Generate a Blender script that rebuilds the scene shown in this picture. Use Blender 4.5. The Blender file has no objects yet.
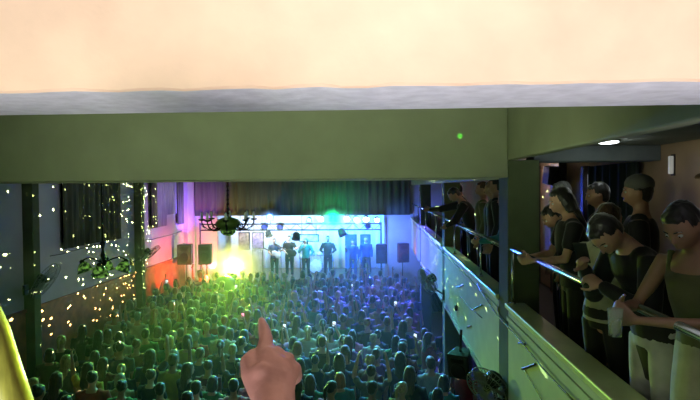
import bpy, bmesh, math, random
from mathutils import Vector, Matrix, Quaternion, noise
random.seed(11)
PI = math.pi
S = bpy.context.scene
C = S.collection
V = Vector

# ------------------------------------------------------------------ camera
EYE = 4.70
F = 539.0
cam_d = bpy.data.cameras.new('camera')
cam_d.sensor_width = 36.0
cam_d.lens = 36.0 * F / 700.0
cam_d.clip_start = 0.02
cam = bpy.data.objects.new('camera', cam_d)
C.objects.link(cam)
yaw = math.atan(28 / F); pitch = -math.atan(12 / F); roll = math.radians(-0.45)
CM = (Matrix.Translation((0, 0, EYE)) @ Matrix.Rotation(yaw, 4, 'Z') @ Matrix.Rotation(PI / 2 + pitch, 4, 'X')
      @ Matrix.Rotation(roll, 4, 'Z'))
cam.matrix_world = CM
S.camera = cam

def ray(px, py):
    d = CM.to_3x3() @ V(((px - 350) / F, (200 - py) / F, -1))
    return V((0, 0, EYE)), d
def at(px, py, Y):                       # point of the place seen there, Y metres down the hall
    o, d = ray(px, py)
    return o + d * (Y / d.y)
def atX(px, py, X):
    o, d = ray(px, py)
    return o + d * (X / d.x)

S.view_settings.view_transform = 'Standard'
S.view_settings.look = 'None'
S.view_settings.gamma = 1
S.view_settings.exposure = 0
S.view_settings.use_curve_mapping = False
S.cycles.max_bounces = 5
S.cycles.diffuse_bounces = 2
S.cycles.glossy_bounces = 2
S.cycles.transmission_bounces = 4
S.cycles.volume_bounces = 0
S.cycles.transparent_max_bounces = 8
S.cycles.volume_step_rate = 2
S.cycles.sample_clamp_indirect = 3
S.cycles.use_denoising = True

# ------------------------------------------------------------------ materials
MATS = {}
def mat(name, col, rough=0.6, metal=0.0, var=0.12, scale=6.0, bump=0.0, emit=0.0, ecol=None, alpha=None, stretch=None, col2=None, sheen=0.0):
    if name in MATS: return MATS[name]
    m = bpy.data.materials.new(name); m.use_nodes = True
    nt = m.node_tree; b = nt.nodes['Principled BSDF']
    b.inputs['Roughness'].default_value = rough
    b.inputs['Metallic'].default_value = metal
    tc = nt.nodes.new('ShaderNodeTexCoord')
    mp = nt.nodes.new('ShaderNodeMapping'); nt.links.new(tc.outputs['Object'], mp.inputs['Vector'])
    if stretch: mp.inputs['Scale'].default_value = stretch
    n = nt.nodes.new('ShaderNodeTexNoise'); n.inputs['Scale'].default_value = scale; n.inputs['Detail'].default_value = 5
    nt.links.new(mp.outputs['Vector'], n.inputs['Vector'])
    r = nt.nodes.new('ShaderNodeValToRGB')
    r.color_ramp.elements[0].position = 0.3; r.color_ramp.elements[1].position = 0.7
    c2 = col2 or tuple(min(1, c * (1 + var)) for c in col)
    r.color_ramp.elements[0].color = tuple(c * (1 - var) for c in col) + (1,)
    r.color_ramp.elements[1].color = tuple(c2) + (1,)
    nt.links.new(n.outputs['Fac'], r.inputs['Fac'])
    nt.links.new(r.outputs['Color'], b.inputs['Base Color'])
    if bump:
        bp = nt.nodes.new('ShaderNodeBump'); bp.inputs['Strength'].default_value = bump; bp.inputs['Distance'].default_value = 0.02
        nt.links.new(n.outputs['Fac'], bp.inputs['Height']); nt.links.new(bp.outputs['Normal'], b.inputs['Normal'])
    if emit:
        b.inputs['Emission Color'].default_value = tuple(ecol or col) + (1,)
        b.inputs['Emission Strength'].default_value = emit
    if sheen:
        b.inputs['Sheen Weight'].default_value = sheen; b.inputs['Sheen Roughness'].default_value = .35
    if alpha is not None: b.inputs['Alpha'].default_value = alpha
    MATS[name] = m
    return m

M_peach = mat('peach plaster', (0.93, 0.68, 0.48), 0.8, bump=0.25, scale=7, var=0.05)
M_sill = mat('grey lilac gloss paint', (0.78, 0.78, 0.86), 0.85, bump=0.3, scale=14, var=0.12)
M_olive = mat('pale olive paint', (0.27, 0.30, 0.19), 0.75, bump=0.1, scale=3, var=0.08)
M_col = mat('dark olive paint', (0.09, 0.115, 0.06), 0.95, bump=0.1, scale=4)
M_white = mat('white wall paint', (0.55, 0.55, 0.60), 0.8, bump=0.08, scale=2, var=0.06)
M_dado = mat('terracotta dado paint', (0.36, 0.12, 0.06), 0.6, scale=5, var=0.3, bump=0.2)
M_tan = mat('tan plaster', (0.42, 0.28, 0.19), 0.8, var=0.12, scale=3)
M_parapet = mat('cream parapet paint', (0.52, 0.56, 0.44), 0.7, var=0.08, scale=4, bump=0.1)
M_cap = mat('parapet cap gloss', (0.74, 0.80, 0.46), 0.3, var=0.08)  # paint lightened so the cap reads as a highlight stripe
M_floor = mat('dark tiled floor', (0.10, 0.08, 0.07), 0.4)
M_gfloor = mat('gallery lino', (0.05, 0.06, 0.06), 0.6)
M_ceil = mat('grey ceiling', (0.25, 0.27, 0.25), 0.8)
M_drape = mat('olive drape cloth', (0.10, 0.11, 0.07), 0.9, var=0.4, scale=4, stretch=(1, 6, .3), bump=.3)
M_val = mat('brown valance cloth', (0.075, 0.078, 0.055), 0.9, var=0.2, scale=5, stretch=(5, 1, .3), bump=.3)
M_black = mat('black plastic', (0.012, 0.012, 0.013), 0.45, bump=0.1, scale=80)
M_iron = mat('dark iron', (0.02, 0.022, 0.018), 0.4, metal=0.6)
M_steel = mat('polished steel rail', (0.6, 0.65, 0.6), 0.22, metal=1.0, var=.05)
M_cabT = mat('brushed truss metal', (0.10, 0.10, 0.12), 0.4, metal=0.9)
M_wood = mat('stage wood', (0.12, 0.07, 0.04), 0.5)
M_backdrop = mat('white backdrop cloth', (0.85, 0.86, 0.88), 0.9, var=0.06, scale=3, stretch=(4, 1, .4))
M_grille = mat('speaker grille', (0.03, 0.035, 0.03), 0.7, bump=.4, scale=150)
M_glassg = mat('glass shade with green light painted in', (0.25, 0.45, 0.15), 0.12, var=.25, scale=20, emit=.5, ecol=(.35, .9, .1))  # emission imitates stage light caught in the glass
nt = M_glassg.node_tree; rr = nt.nodes['Color Ramp']; rr.color_ramp.elements[0].color = (.01, .03, .01, 1); rr.color_ramp.elements[0].position = .45; rr.color_ramp.elements[1].color = (.35, .75, .12, 1); nt.links.new(rr.outputs['Color'], nt.nodes['Principled BSDF'].inputs['Emission Color'])  # mottled glow imitates green laser light on the shades
M_candle = mat('candle sleeve', (0.7, 0.75, 0.7), 0.4)
M_screenw = mat('phone screen', (0.8, 0.9, 1), 0.3, emit=1.6, ecol=(0.75, .9, 1))
M_screenp = mat('phone screen pink', (1, 0.4, .6), 0.3, emit=2, ecol=(1, .25, .5))
M_screenc = mat('phone screen cyan', (0.3, 0.9, 1), 0.3, emit=2.5, ecol=(0.2, .8, 1))
M_fanwhite = mat('grey fan plastic', (0.22, 0.23, 0.22), 0.5)
M_lampw = mat('lit lamp panel', (1, 1, 1), 0.4, emit=1.6, ecol=(0.9, .95, 1))
def lens(name, c, s): return mat('lens ' + name, (1, 1, 1), .2, emit=s, ecol=c)

# ------------------------------------------------------------------ mesh helpers
def tag(o, label=None, cat=None, group=None, kind=None):
    if label: o['label'] = label
    if cat: o['category'] = cat
    if group: o['group'] = group
    if kind: o['kind'] = kind
    return o
def obj(name, bm, m, parent=None, smooth=False, bevel=0.0):
    if isinstance(bm, bpy.types.Mesh): me = bm
    else:
        bmesh.ops.recalc_face_normals(bm, faces=bm.faces)
        me = bpy.data.meshes.new(name); bm.to_mesh(me); bm.free()
    for mm in (m if isinstance(m, (list, tuple)) else [m]):
        me.materials.append(mm)
    if smooth:
        for p in me.polygons: p.use_smooth = True
    o = bpy.data.objects.new(name, me); C.objects.link(o)
    if parent:
        o.parent = parent
    if bevel:
        md = o.modifiers.new('bevel', 'BEVEL'); md.width = bevel; md.segments = 2; md.limit_method = 'ANGLE'
    return o
def empty(name, loc=(0, 0, 0), rz=0):
    o = bpy.data.objects.new(name, None); C.objects.link(o)
    o.location = loc; o.rotation_euler = (0, 0, rz); o.empty_display_size = .1
    return o
def box(bm, lo, hi, M=None):
    lo = V(lo); hi = V(hi)
    vs = [bm.verts.new((x, y, z)) for x in (lo.x, hi.x) for y in (lo.y, hi.y) for z in (lo.z, hi.z)]
    if M:
        for v in vs: v.co = M @ v.co
    for f in ((0, 1, 3, 2), (4, 6, 7, 5), (0, 4, 5, 1), (2, 3, 7, 6), (0, 2, 6, 4), (1, 5, 7, 3)):
        bm.faces.new([vs[i] for i in f])
def B(): return bmesh.new()
def boxo(name, lo, hi, m, parent=None, bevel=0.0):
    b = B(); box(b, lo, hi); return obj(name, b, m, parent, bevel=bevel)
def struct(name, lo, hi, m, bevel=0.0):
    return tag(boxo(name, lo, hi, m, bevel=bevel), kind='structure')

def loft(bm, secs, side=None, n=14, round_ends=True):
    """elliptic sections (P, a, b): a along side, b across"""
    P = [V(s[0]) for s in secs]
    k = len(P)
    rings = []
    prev = None
    full = []
    for i in range(k):
        t = (P[min(i + 1, k - 1)] - P[max(i - 1, 0)])
        if t.length < 1e-9: t = V((0, 0, 1))
        t.normalize()
        s = V(side) if side else (V((1, 0, 0)) if abs(t.x) < .8 else V((0, 1, 0)))
        s = (s - t * s.dot(t)).normalized()
        nn = t.cross(s)
        full.append((P[i], secs[i][1], secs[i][2], s, nn, t))
    if round_ends:
        p, a, b, s, nn, t = full[0]; h = min(a, b)
        pre = [(p - t * h * math.sin(u), a * math.cos(u), b * math.cos(u), s, nn, t) for u in (1.15, .75, .35)]
        p, a, b, s, nn, t = full[-1]; h = min(a, b)
        post = [(p + t * h * math.sin(u), a * math.cos(u), b * math.cos(u), s, nn, t) for u in (.35, .75, 1.15)]
        full = pre + full + post
    for p, a, b, s, nn, t in full:
        rings.append([bm.verts.new(p + s * a * math.cos(2 * PI * j / n) + nn * b * math.sin(2 * PI * j / n)) for j in range(n)])
    for r0, r1 in zip(rings, rings[1:]):
        for j in range(n):
            bm.faces.new((r0[j], r0[(j + 1) % n], r1[(j + 1) % n], r1[j]))
    bm.faces.new(rings[0][::-1]); bm.faces.new(rings[-1])
def tube(bm, pts, r, n=8):
    rr = r if isinstance(r, (list, tuple)) else [r] * len(pts)
    loft(bm, [(p, q, q) for p, q in zip(pts, rr)], n=n, round_ends=False)
def cap(bm, p0, p1, r0, r1, n=12): loft(bm, [(p0, r0, r0), (p1, r1, r1)], n=n)
def ell(bm, c, r, M=None, seg=20, rings=14):
    ret = bmesh.ops.create_uvsphere(bm, u_segments=seg, v_segments=rings, radius=1)
    for v in ret['verts']:
        v.co = V((v.co.x * r[0], v.co.y * r[1], v.co.z * r[2]))
        if M: v.co = M @ v.co
        v.co += V(c)
def lathe(bm, prof, c=(0, 0, 0), n=20, M=None):
    c = V(c); rings = []
    for r, z in prof:
        ring = []
        for j in range(n):
            p = V((r * math.cos(2 * PI * j / n), r * math.sin(2 * PI * j / n), z))
            if M: p = M @ p
            ring.append(bm.verts.new(c + p))
        rings.append(ring)
    for a, b in zip(rings, rings[1:]):
        for j in range(n): bm.faces.new((a[j], a[(j + 1) % n], b[(j + 1) % n], b[j]))
    bm.faces.new(rings[0][::-1]); bm.faces.new(rings[-1])
def remesh(bm, voxel, smooth=3, fac=.5):
    bmesh.ops.recalc_face_normals(bm, faces=bm.faces)
    me = bpy.data.meshes.new('t'); bm.to_mesh(me); bm.free()
    o = bpy.data.objects.new('t', me); C.objects.link(o)
    r = o.modifiers.new('r', 'REMESH'); r.mode = 'VOXEL'; r.voxel_size = voxel; r.adaptivity = 0
    s = o.modifiers.new('s', 'SMOOTH'); s.iterations = smooth; s.factor = fac
    dg = bpy.context.evaluated_depsgraph_get(); dg.update()
    out = bpy.data.meshes.new_from_object(o.evaluated_get(dg), depsgraph=dg)
    bpy.data.objects.remove(o); bpy.data.meshes.remove(me)
    for p in out.polygons: p.use_smooth = True
    return out
def frame_to(direction, up=(0, 0, 1)):
    return V(direction).to_track_quat('Z', 'Y').to_matrix()

# ------------------------------------------------------------------ setting
XL, XR, YB = -7.2, 1.25, 20.4
XW = 2.78                                  # outer wall behind the right gallery
GF = EYE - 1.65                            # gallery floor
CZ = EYE + 1.7                             # hall ceiling
ZC = EYE + 0.40                            # gallery ceiling
struct('floor', (XL - .3, -1, -.15), (XW + .3, 26, 0), M_floor)
struct('ceiling', (XL - .3, -4, CZ), (XW + .3, 26, CZ + .15), M_ceil)
struct('wall_right', (XW, -4, 0), (XW + .2, 26, CZ), M_tan)
# left wall with window openings in the two bays
zd = EYE - 2.42
b = B()
box(b, (XL - .2, 2, zd), (XL, 11.9, CZ)); box(b, (XL - .2, 11.9, zd), (XL, 14.5, EYE - 1.2))
box(b, (XL - .2, 14.5, zd), (XL, 16.7, CZ)); box(b, (XL - .2, 16.7, zd), (XL, 19.3, EYE - .85)); box(b, (XL - .2, 19.3, zd), (XL, YB + .2, CZ))
box(b, (XL - .2, 11.9, EYE + 1.2), (XL, 14.5, CZ)); box(b, (XL - .2, 16.7, EYE + 1.2), (XL, 19.3, CZ))
tag(obj('wall_left', b, M_white), kind='structure')
b = B(); box(b, (XL - .2, 2, 0), (XL + .03, YB + .2, zd)); 
box(b, (XL + .03, 2, zd - .06), (XL + .06, YB, zd))
tag(obj('wall_left_dado', b, M_dado), kind='structure')
struct('wall_rear', (XL - .3, -4.2, 0), (XW + .3, -4, CZ), M_tan)
M_night = mat('night blue glass', (0.02, 0.02, 0.06), .15)
for i, (y0, y1, zb) in enumerate(((11.9, 14.5, EYE - 1.2), (16.7, 19.3, EYE - .85))):
    w = tag(boxo('window_%d' % (i + 1), (XL - .16, y0, zb), (XL - .13, y1, EYE + 1.2), M_night), kind='structure')
    b = B()
    for t in range(4):
        yy = y0 + (y1 - y0 - .06) * t / 3; box(b, (XL - .13, yy, zb), (XL - .07, yy + .06, EYE + 1.2))
    box(b, (XL - .13, y0, zb), (XL - .07, y1, zb + .07)); box(b, (XL - .13, y0, EYE + .3), (XL - .07, y1, EYE + .36))
    obj('window_frame', b, M_fanwhite, w)

def drape(name, x, y0, y1, z0, z1, m, label, cat, group=None, waves=8, amp=.05, axis='Y'):
    b = B(); n = waves * 8
    fr, bk = [], []
    for i in range(n + 1):
        t = i / n; a = amp * math.sin(t * waves * 2 * PI) + amp * .4 * math.sin(t * waves * 3.3 * PI + 1)
        for lst, off in ((fr, .012), (bk, -.012)):
            for z in (z0, z1):
                k = 1 if z == z0 else .6
                p = (x + a * k + off, y0 + (y1 - y0) * t, z) if axis == 'Y' else (y0 + (y1 - y0) * t, x - a * k - off, z)
                lst.append(b.verts.new(p))
    for i in range(n):
        for L in (fr, bk): b.faces.new((L[2 * i], L[2 * i + 2], L[2 * i + 3], L[2 * i + 1]))
        b.faces.new((fr[2 * i], fr[2 * i + 2], bk[2 * i + 2], bk[2 * i])); b.faces.new((fr[2 * i + 1], fr[2 * i + 3], bk[2 * i + 3], bk[2 * i + 1]))
    b.faces.new((fr[0], fr[1], bk[1], bk[0])); b.faces.new((fr[-2], fr[-1], bk[-1], bk[-2]))
    o = obj(name, b, m, smooth=True)
    if label: tag(o, label, cat, group)
    return o
drape('window_curtain', XL + .09, 11.8, 14.5, EYE - 1.33, EYE + 1.3, M_drape, 'wide closed olive drape on the left wall above the small green chandelier', 'curtain', waves=11, amp=.05)
drape('window_curtain', XL + .09, 16.55, 17.0, EYE - 1.22, EYE + 1.3, M_drape, 'narrow dark curtain just past the second pilaster of the left wall', 'curtain', waves=3, amp=.04)
drape('window_curtain', XL + .09, 18.75, 19.35, EYE - 1.25, EYE + 1.3, M_drape, 'narrow dark curtain beside the purple lit corner pilaster', 'curtain', waves=3, amp=.04)
M_netc = mat('thin blue grey net', (0.30, 0.30, 0.42), .8, var=.2, stretch=(1, 8, .3))
drape('window_blind', XL + .06, 17.0, 17.85, EYE - 1.22, EYE + 1.3, M_netc, 'long grey green net hanging between the dark curtains on the left wall', 'curtain', waves=5, amp=.02)
drape('window_blind', XL + .06, 17.85, 18.75, EYE - .86, EYE + 1.3, M_netc, 'shorter blue net hanging between the dark curtains on the left wall', 'curtain', waves=5, amp=.02)
# pilasters
for y0, m in ((10.55, M_col), (15.55, M_col)):
    struct('pilaster', (XL - .02, y0, 0), (XL + .22, y0 + .22, CZ), m, .01)
struct('pilaster', (XL - .02, 19.6, 0), (XL + .16, YB, CZ), M_white, .01)
# back wall with stage opening
xo0, xo1 = at(217, 250, YB).x, at(384, 250, YB).x
struct('wall_back', (XL, YB, 0), (xo0, YB + .25, CZ), M_white)
struct('wall_back', (xo1, YB, 0), (XW, YB + .25, CZ), M_white)
struct('wall_back', (xo0, YB, EYE - .55), (xo1, YB + .25, CZ), M_white)
struct('wall_stage', (XL, 25.5, 0), (XW, 25.7, CZ), M_white)
struct('wall_stage', (XL - .2, YB + .25, 0), (XL, 25.5, CZ), M_white)
SZ = 1.0
b = B(); box(b, (XL + .1, 19.2, 0), (XR + .2, YB, SZ)); box(b, (XL, YB, 0), (XW, 25.5, SZ)); box(b, (XL + .05, 19.12, SZ - .08), (XR + .2, 19.2, SZ))
tag(obj('stage_platform', b, M_wood), kind='structure')
zv = at(300, 215.5, YB - .15).z
drape('stage_valance', YB - .12, XL + .2, XR - .05, zv, CZ, M_val, 'long dark brown valance hanging across the wall above the stage', 'curtain', waves=30, amp=.03, axis='X')
# cross beam, side beam, gallery beam
zb = at(250, 180.0, 5.26).z
struct('ceiling_beam', (XL - .2, 5.26, zb), (XR, 5.66, CZ), M_olive, .012)
zs = atX(600, 140.5, XR).z
struct('ceiling_beam', (XR, 2.15, zs), (XR + .09, 5.66, CZ), M_olive, .012)
struct('ceiling_beam', (XR + .30, 5.45, zs - .01), (XW, 5.75, ZC), mat('blue grey paint', (.20, .23, .27), .8), .01)
struct('ceiling_beam', (XR, 5.66, zb), (XR + .2, YB, CZ), M_olive, .012)
b = B(); box(b, (XL, 5.56, zb - .012), (XR - .02, 5.62, zb))
tag(obj('trim_1', b, M_olive), kind='structure')
b = B(); box(b, (XR + .09, -1, ZC), (XW, YB, ZC + .12))
tag(obj('ceiling_gallery', b, M_ceil), kind='structure')
# header over the viewer
b = B()
z1 = at(350, 86.5, 1.62).z; z0y = 1.62
zz2 = at(350, 112.5, 2.12).z
vs = []
n = 90
for i in range(n + 1):
    x = -3.6 + 6.3 * i / n
    j = .0035 * math.sin(i * 1.7) + .003 * random.uniform(-1, 1)
    vs.append([b.verts.new((x, 1.62, CZ)), b.verts.new((x, 1.62, z1 + .006 + j)), b.verts.new((x, 1.635, z1 + j * .6)), b.verts.new((x, 2.12, z1 + .002)), b.verts.new((x, 2.12, CZ))])
for a, c in zip(vs, vs[1:]):
    for k in range(4):
        f = b.faces.new((a[k], a[k + 1], c[k + 1], c[k])); f.material_index = 1 if k == 2 else 0
    b.faces.new((a[4], a[0], c[0], c[4]))
b.faces.new(vs[0]); b.faces.new(vs[-1])
tag(obj('wall_header', b, [M_peach, M_sill]), kind='structure')

# gallery: slab, columns, parapets
struct('gallery_slab', (XR + .02, -1, GF - .30), (XW, YB, GF), M_gfloor)
b = B(); box(b, (XL, -4, GF - .3), (XR + .02, 1.75, GF)); tag(obj('gallery_slab', b, M_gfloor), kind='structure')
b = B(); box(b, (XL, 1.75, GF - .6), (XR, 1.87, EYE - 1.12)); tag(obj('rear_parapet', b, M_parapet), kind='structure')
cols = [(5.26, 5.66), (10.25, 10.62), (15.9, 16.3)]
for y0, y1 in cols:
    struct('column', (XR, y0, 0), (XR + .30, y1, zs if y0 < 6 else zb), M_col, .012)
ztop = EYE - 1.12; zbot = EYE - 2.25
spans = [(1.87, 5.26), (5.66, 10.25), (10.62, 15.9), (16.3, YB)]
for i, (y0, y1) in enumerate(spans):
    p = struct('gallery_parapet', (XR, y0, zbot), (XR + .10, y1, ztop - .06), M_parapet, .005)
    b = B(); box(b, (XR - .035, y0, ztop - .05), (XR + .16, y1, ztop)); 
    obj('parapet_cap', b, M_cap, p, bevel=.01)
    b = B(); box(b, (XR - .015, y0, ztop - .17), (XR, y1, ztop - .13)); box(b, (XR - .02, y0, zbot), (XR, y1, zbot + .06))
    obj('parapet_moulding', b, M_parapet, p)
zr = EYE - .60
rl = ['steel handrail of the nearest gallery bay, right of the big dark column', 'steel handrail beyond the big dark column, glowing cyan', 'short steel handrail between the second and third gallery columns', 'furthest steel handrail next to the stage wall']
for i, (y0, y1) in enumerate(spans):
    r = empty('handrail', (XR + .03, y0, ztop))
    h = zr - ztop; L = y1 - y0
    b = B(); tube(b, [(0, 0, h), (0, L, h)], .021, 12); obj('rail_tube', b, M_steel, r, True)
    if i:
        b = B(); tube(b, [(.05, .0, h - .06), (.05, L, h - .06)], .008, 8); obj('lower_rail', b, M_steel, r, True)
    npst = 2
    for k in range(npst):
        yy = (L - .06) if (i == 0 and k) else L * (k + .5) / npst if i else .1
        b = B(); tube(b, [(0, yy, 0), (0, yy, h - .015)], .013, 8); lathe(b, [(.03, 0), (.03, .012), (.014, .02)], (0, yy, 0), 12)
        obj('post', b, M_steel, r, True)
    tag(r, rl[i], 'handrail')
# cables taped along the parapet outside
def cable(pts, label, r=.007, name='cable'):
    b = B(); tube(b, pts, r, 6); return tag(obj(name, b, M_black, smooth=True), label, 'cable')
X0 = XR - .03
cable([atX(x, y, X0) for x, y in ((476, 283), (486, 299), (497, 315), (506, 325), (522, 343), (546, 372), (565, 392), (590, 418))], 'long black cable drooping along the outer face of the nearest parapet')
cable([atX(x, y, XR - .012) for x, y in ((460, 296), (466, 304), (474, 311), (482, 318))], 'short black wire on the parapet panel beyond the big column', .004)
cable([atX(x, y, XR - .012) for x, y in ((522, 367), (530, 380), (543, 402), (550, 415))], 'thin black wire hanging below the tape on the nearest parapet', .004)
for (xa, ya, xb, yb), lb in zip(((457, 287, 463, 285), (474, 309, 482, 305), (519, 343, 525, 344), (522, 369, 535, 364), (467, 327, 471, 326)),
        ('black clip high on the parapet panel beside the second column', 'black clip halfway along the parapet before the big column', 'small black clip under the cap just right of the big column', 'longer black clip low on the nearest parapet', 'tiny black clip low on the second parapet panel')):
    p0, p1 = atX(xa, ya, XR - .008), atX(xb, yb, XR - .008)
    b = B(); cap(b, p0, p1, .010, .010, 6); tag(obj('cable_clip', b, M_black), lb, 'clip', 'cable clips on the parapet')
b = B(); pc = atX(456, 308, XR - .02); ell(b, pc, (.03, .05, .05)); ell(b, pc + V((0, .05, .01)), (.02, .03, .04))
tag(obj('junction_box', b, M_black, smooth=True), 'small round black fixture on the parapet panel beyond the big column', 'fixture')
# cable along left wall
cable([atX(x, y, XL + .02) for x, y in ((50, 256), (62, 254), (80, 249), (110, 241), (122, 238))], 'thin grey cable drooping on the left wall below the olive drape', .008)
cable([atX(x, y, XL + .02) for x, y in ((134, 240), (150, 240), (170, 235), (182, 231))], 'thin dark cable on the left wall leading to the corner pilaster', .008)

# ------------------------------------------------------------------ gallery outer wall furniture
M_dark = mat('dark brown door wood', (0.035, 0.02, 0.015), .5)
M_dgreen = mat('dark green cloth', (0.03, 0.045, 0.035), .8, stretch=(1, 6, .3), var=.4)
yA, yB_ = atX(596, 190, XW).y, atX(650, 190, XW).y
drape('door_curtain', XW - .08, yB_ + .1, yA, GF + .05, EYE + .25, M_dgreen, 'dark green curtain over the gallery doorway behind the standing people', 'curtain', waves=6, amp=.03)
def wallpanel(name, x0, x1, ytop, m, label, cat, thick=.05, zlow=GF + .02):
    ya, yb2 = atX(x1, 190, XW).y, atX(x0, 190, XW).y
    zt = atX((x0 + x1) / 2, ytop, XW).z
    o = boxo(name, (XW - thick, ya, zlow), (XW - .002, yb2, zt), m, bevel=.01)
    return tag(o, label, cat)
wallpanel('door_post', 558, 567, 163, M_dark, 'dark brown timber post on the gallery wall left of the dim panel', 'post', .12)
wallpanel('door_post', 536, 541, 166, M_dark, 'dark brown timber post right beside the big column', 'post', .12)
wallpanel('door_post', 588, 591, 166, M_dark, 'thin dark timber post next to the white strip of light', 'post', .10)
t = wallpanel('strip_light', 592, 594.5, 174, mat('dim lit strip', (.7, .75, .8), .3, emit=.35, ecol=(.75, .8, .85)), 'tall thin pale strip of light at the doorway edge', 'light', .06, EYE - .25)
p = atX(670.5, 165, XW - .03)
r = empty('wall_lamp', (p.x, p.y, p.z))
b = B(); box(b, (-.015, -.022, -.085), (.02, .022, .085)); obj('lamp_tube', b, mat('dim tube', (.6, .6, .55), .4, emit=.22, ecol=(.9, .9, .85)), r, bevel=.008)
b = B(); box(b, (.018, -.03, -.1), (.03, .03, .1)); obj('back_plate', b, M_dark, r)
tag(r, 'small vertical white wall lamp on the tan gallery wall', 'lamp')
p = at(608, 144, 4.85)
r = empty('ceiling_lamp', (p.x, p.y, ZC))
b = B(); lathe(b, [(.05, -.03), (.085, -.022), (.09, 0)], n=20); obj('lamp_diffuser', b, mat('lit diffuser', (1, 1, 1), .4, emit=6, ecol=(.9, .95, 1)), r, True)
b = B(); lathe(b, [(.092, -.012), (.1, -.012), (.1, 0), (.092, 0)], n=20); obj('lamp_rim', b, M_steel, r, True)
tag(r, 'small round lit lamp on the gallery ceiling', 'lamp')
def speaker(w, d, h, front_y=-1):
    r = empty('loudspeaker')
    b = B(); 
    pts = [(-w / 2, -d / 2), (w / 2, -d / 2), (w * .36, d / 2), (-w * .36, d / 2)]
    lo = [b.verts.new((x, y, 0)) for x, y in pts]; hi = [b.verts.new((x, y, h)) for x, y in pts]
    b.faces.new(lo[::-1]); b.faces.new(hi)
    for i in range(4): b.faces.new((lo[i], lo[(i + 1) % 4], hi[(i + 1) % 4], hi[i]))
    obj('cabinet', b, M_black, r, bevel=.012)
    b = B(); box(b, (-w * .45, -d / 2 - .012, h * .04), (w * .45, -d / 2 + .002, h * .96)); obj('grille', b, M_grille, r, bevel=.006)
    b = B(); M = Matrix.Rotation(PI / 2, 3, 'X'); lathe(b, [(w * .36, 0), (w * .36, .012), (w * .3, .02), (w * .1, .008), (.01, .016)], (0, -d / 2 - .012, h * .36), 24, M)
    obj('woofer', b, M_black, r, True)
    b = B(); box(b, (-w * .3, -d / 2 - .02, h * .7), (w * .3, -d / 2 - .01, h * .88)); obj('horn', b, M_iron, r, bevel=.01)
    return r
p = atX(551, 184, XW - .22)
r = speaker(.24, .2, .26); r.location = (p.x, p.y, p.z); r.rotation_euler = (.15, 0, .3)
b = B(); tube(b, [(0, .08, .13), (.18, .1, .15)], .015); obj('bracket', b, M_iron, r)
tag(r, 'small black loudspeaker mounted on the lit gallery wall right of the column', 'loudspeaker')
M_lit = mat('lit pink plaster panel', (0.62, 0.42, 0.33), .8)  # lighter plaster colour carries the light falling on this wall
wallpanel('lit_wall_patch', 541.5, 557, 168, M_lit, 'lit stretch of gallery wall coloured pale pink behind the small loudspeaker', 'panel', .02)

# ------------------------------------------------------------------ chandeliers, fans
def arc(c, r, a0, a1, n, u, w):
    c, u, w = V(c), V(u), V(w)
    return [c + u * r * math.cos(a0 + (a1 - a0) * i / n) + w * r * math.sin(a0 + (a1 - a0) * i / n) for i in range(n + 1)]
# big candle chandelier
Yc = 7.0
p = at(228, 224, Yc)
r = empty('chandelier', p)
b = B(); lathe(b, [(.02, .10), (.06, .085), (.13, .06), (.165, .02), (.15, -.03), (.10, -.07), (.05, -.09)], n=28); obj('bowl', b, mat('bronze green bowl', (.16, .26, .06), .35, metal=.4), r, True)
b = B(); lathe(b, [(.10, -.085), (.095, -.115), (.06, -.145), (.02, -.155)], n=24); obj('lower_glass', b, M_glassg, r, True)
b = B(); tube(b, [(0, 0, .08), (0, 0, CZ - p.z)], .011); 
for k in range(14): ell(b, (0, 0, .14 + k * .06), (.022, .022, .018), seg=8, rings=6)
obj('suspension_rod', b, M_iron, r, True)
b = B(); lathe(b, [(.07, CZ - p.z), (.06, CZ - p.z - .04), (.02, CZ - p.z - .06)]); obj('ceiling_rose', b, M_iron, r, True)
for k in range(8):
    a = 2 * PI * k / 8 + .2; u = V((math.cos(a), math.sin(a), 0))
    b = B()
    pts = [u * .10 + V((0, 0, -.02)), u * .17 + V((0, 0, -.075)), u * .24 + V((0, 0, -.075)), u * .31 + V((0, 0, -.03)), u * .335 + V((0, 0, .02)), u * .335 + V((0, 0, .05))]
    tube(b, pts, .009)
    tube(b, arc(u * .22 + V((0, 0, -.03)), .035, 0, 5, 9, u, (0, 0, 1)), .006, 6)
    ar = obj('arm', b, M_iron, r, True)
    b = B(); lathe(b, [(.012, .045), (.04, .055), (.045, .07), (.015, .072)], u * .335); obj('drip_pan', b, M_iron, ar, True)
    b = B(); lathe(b, [(.016, .07), (.016, .14), (.005, .165)], u * .335); obj('candle_bulb', b, M_candle, ar, True)
tag(r, 'big dark candle chandelier hanging in front of the stage', 'chandelier')
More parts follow.
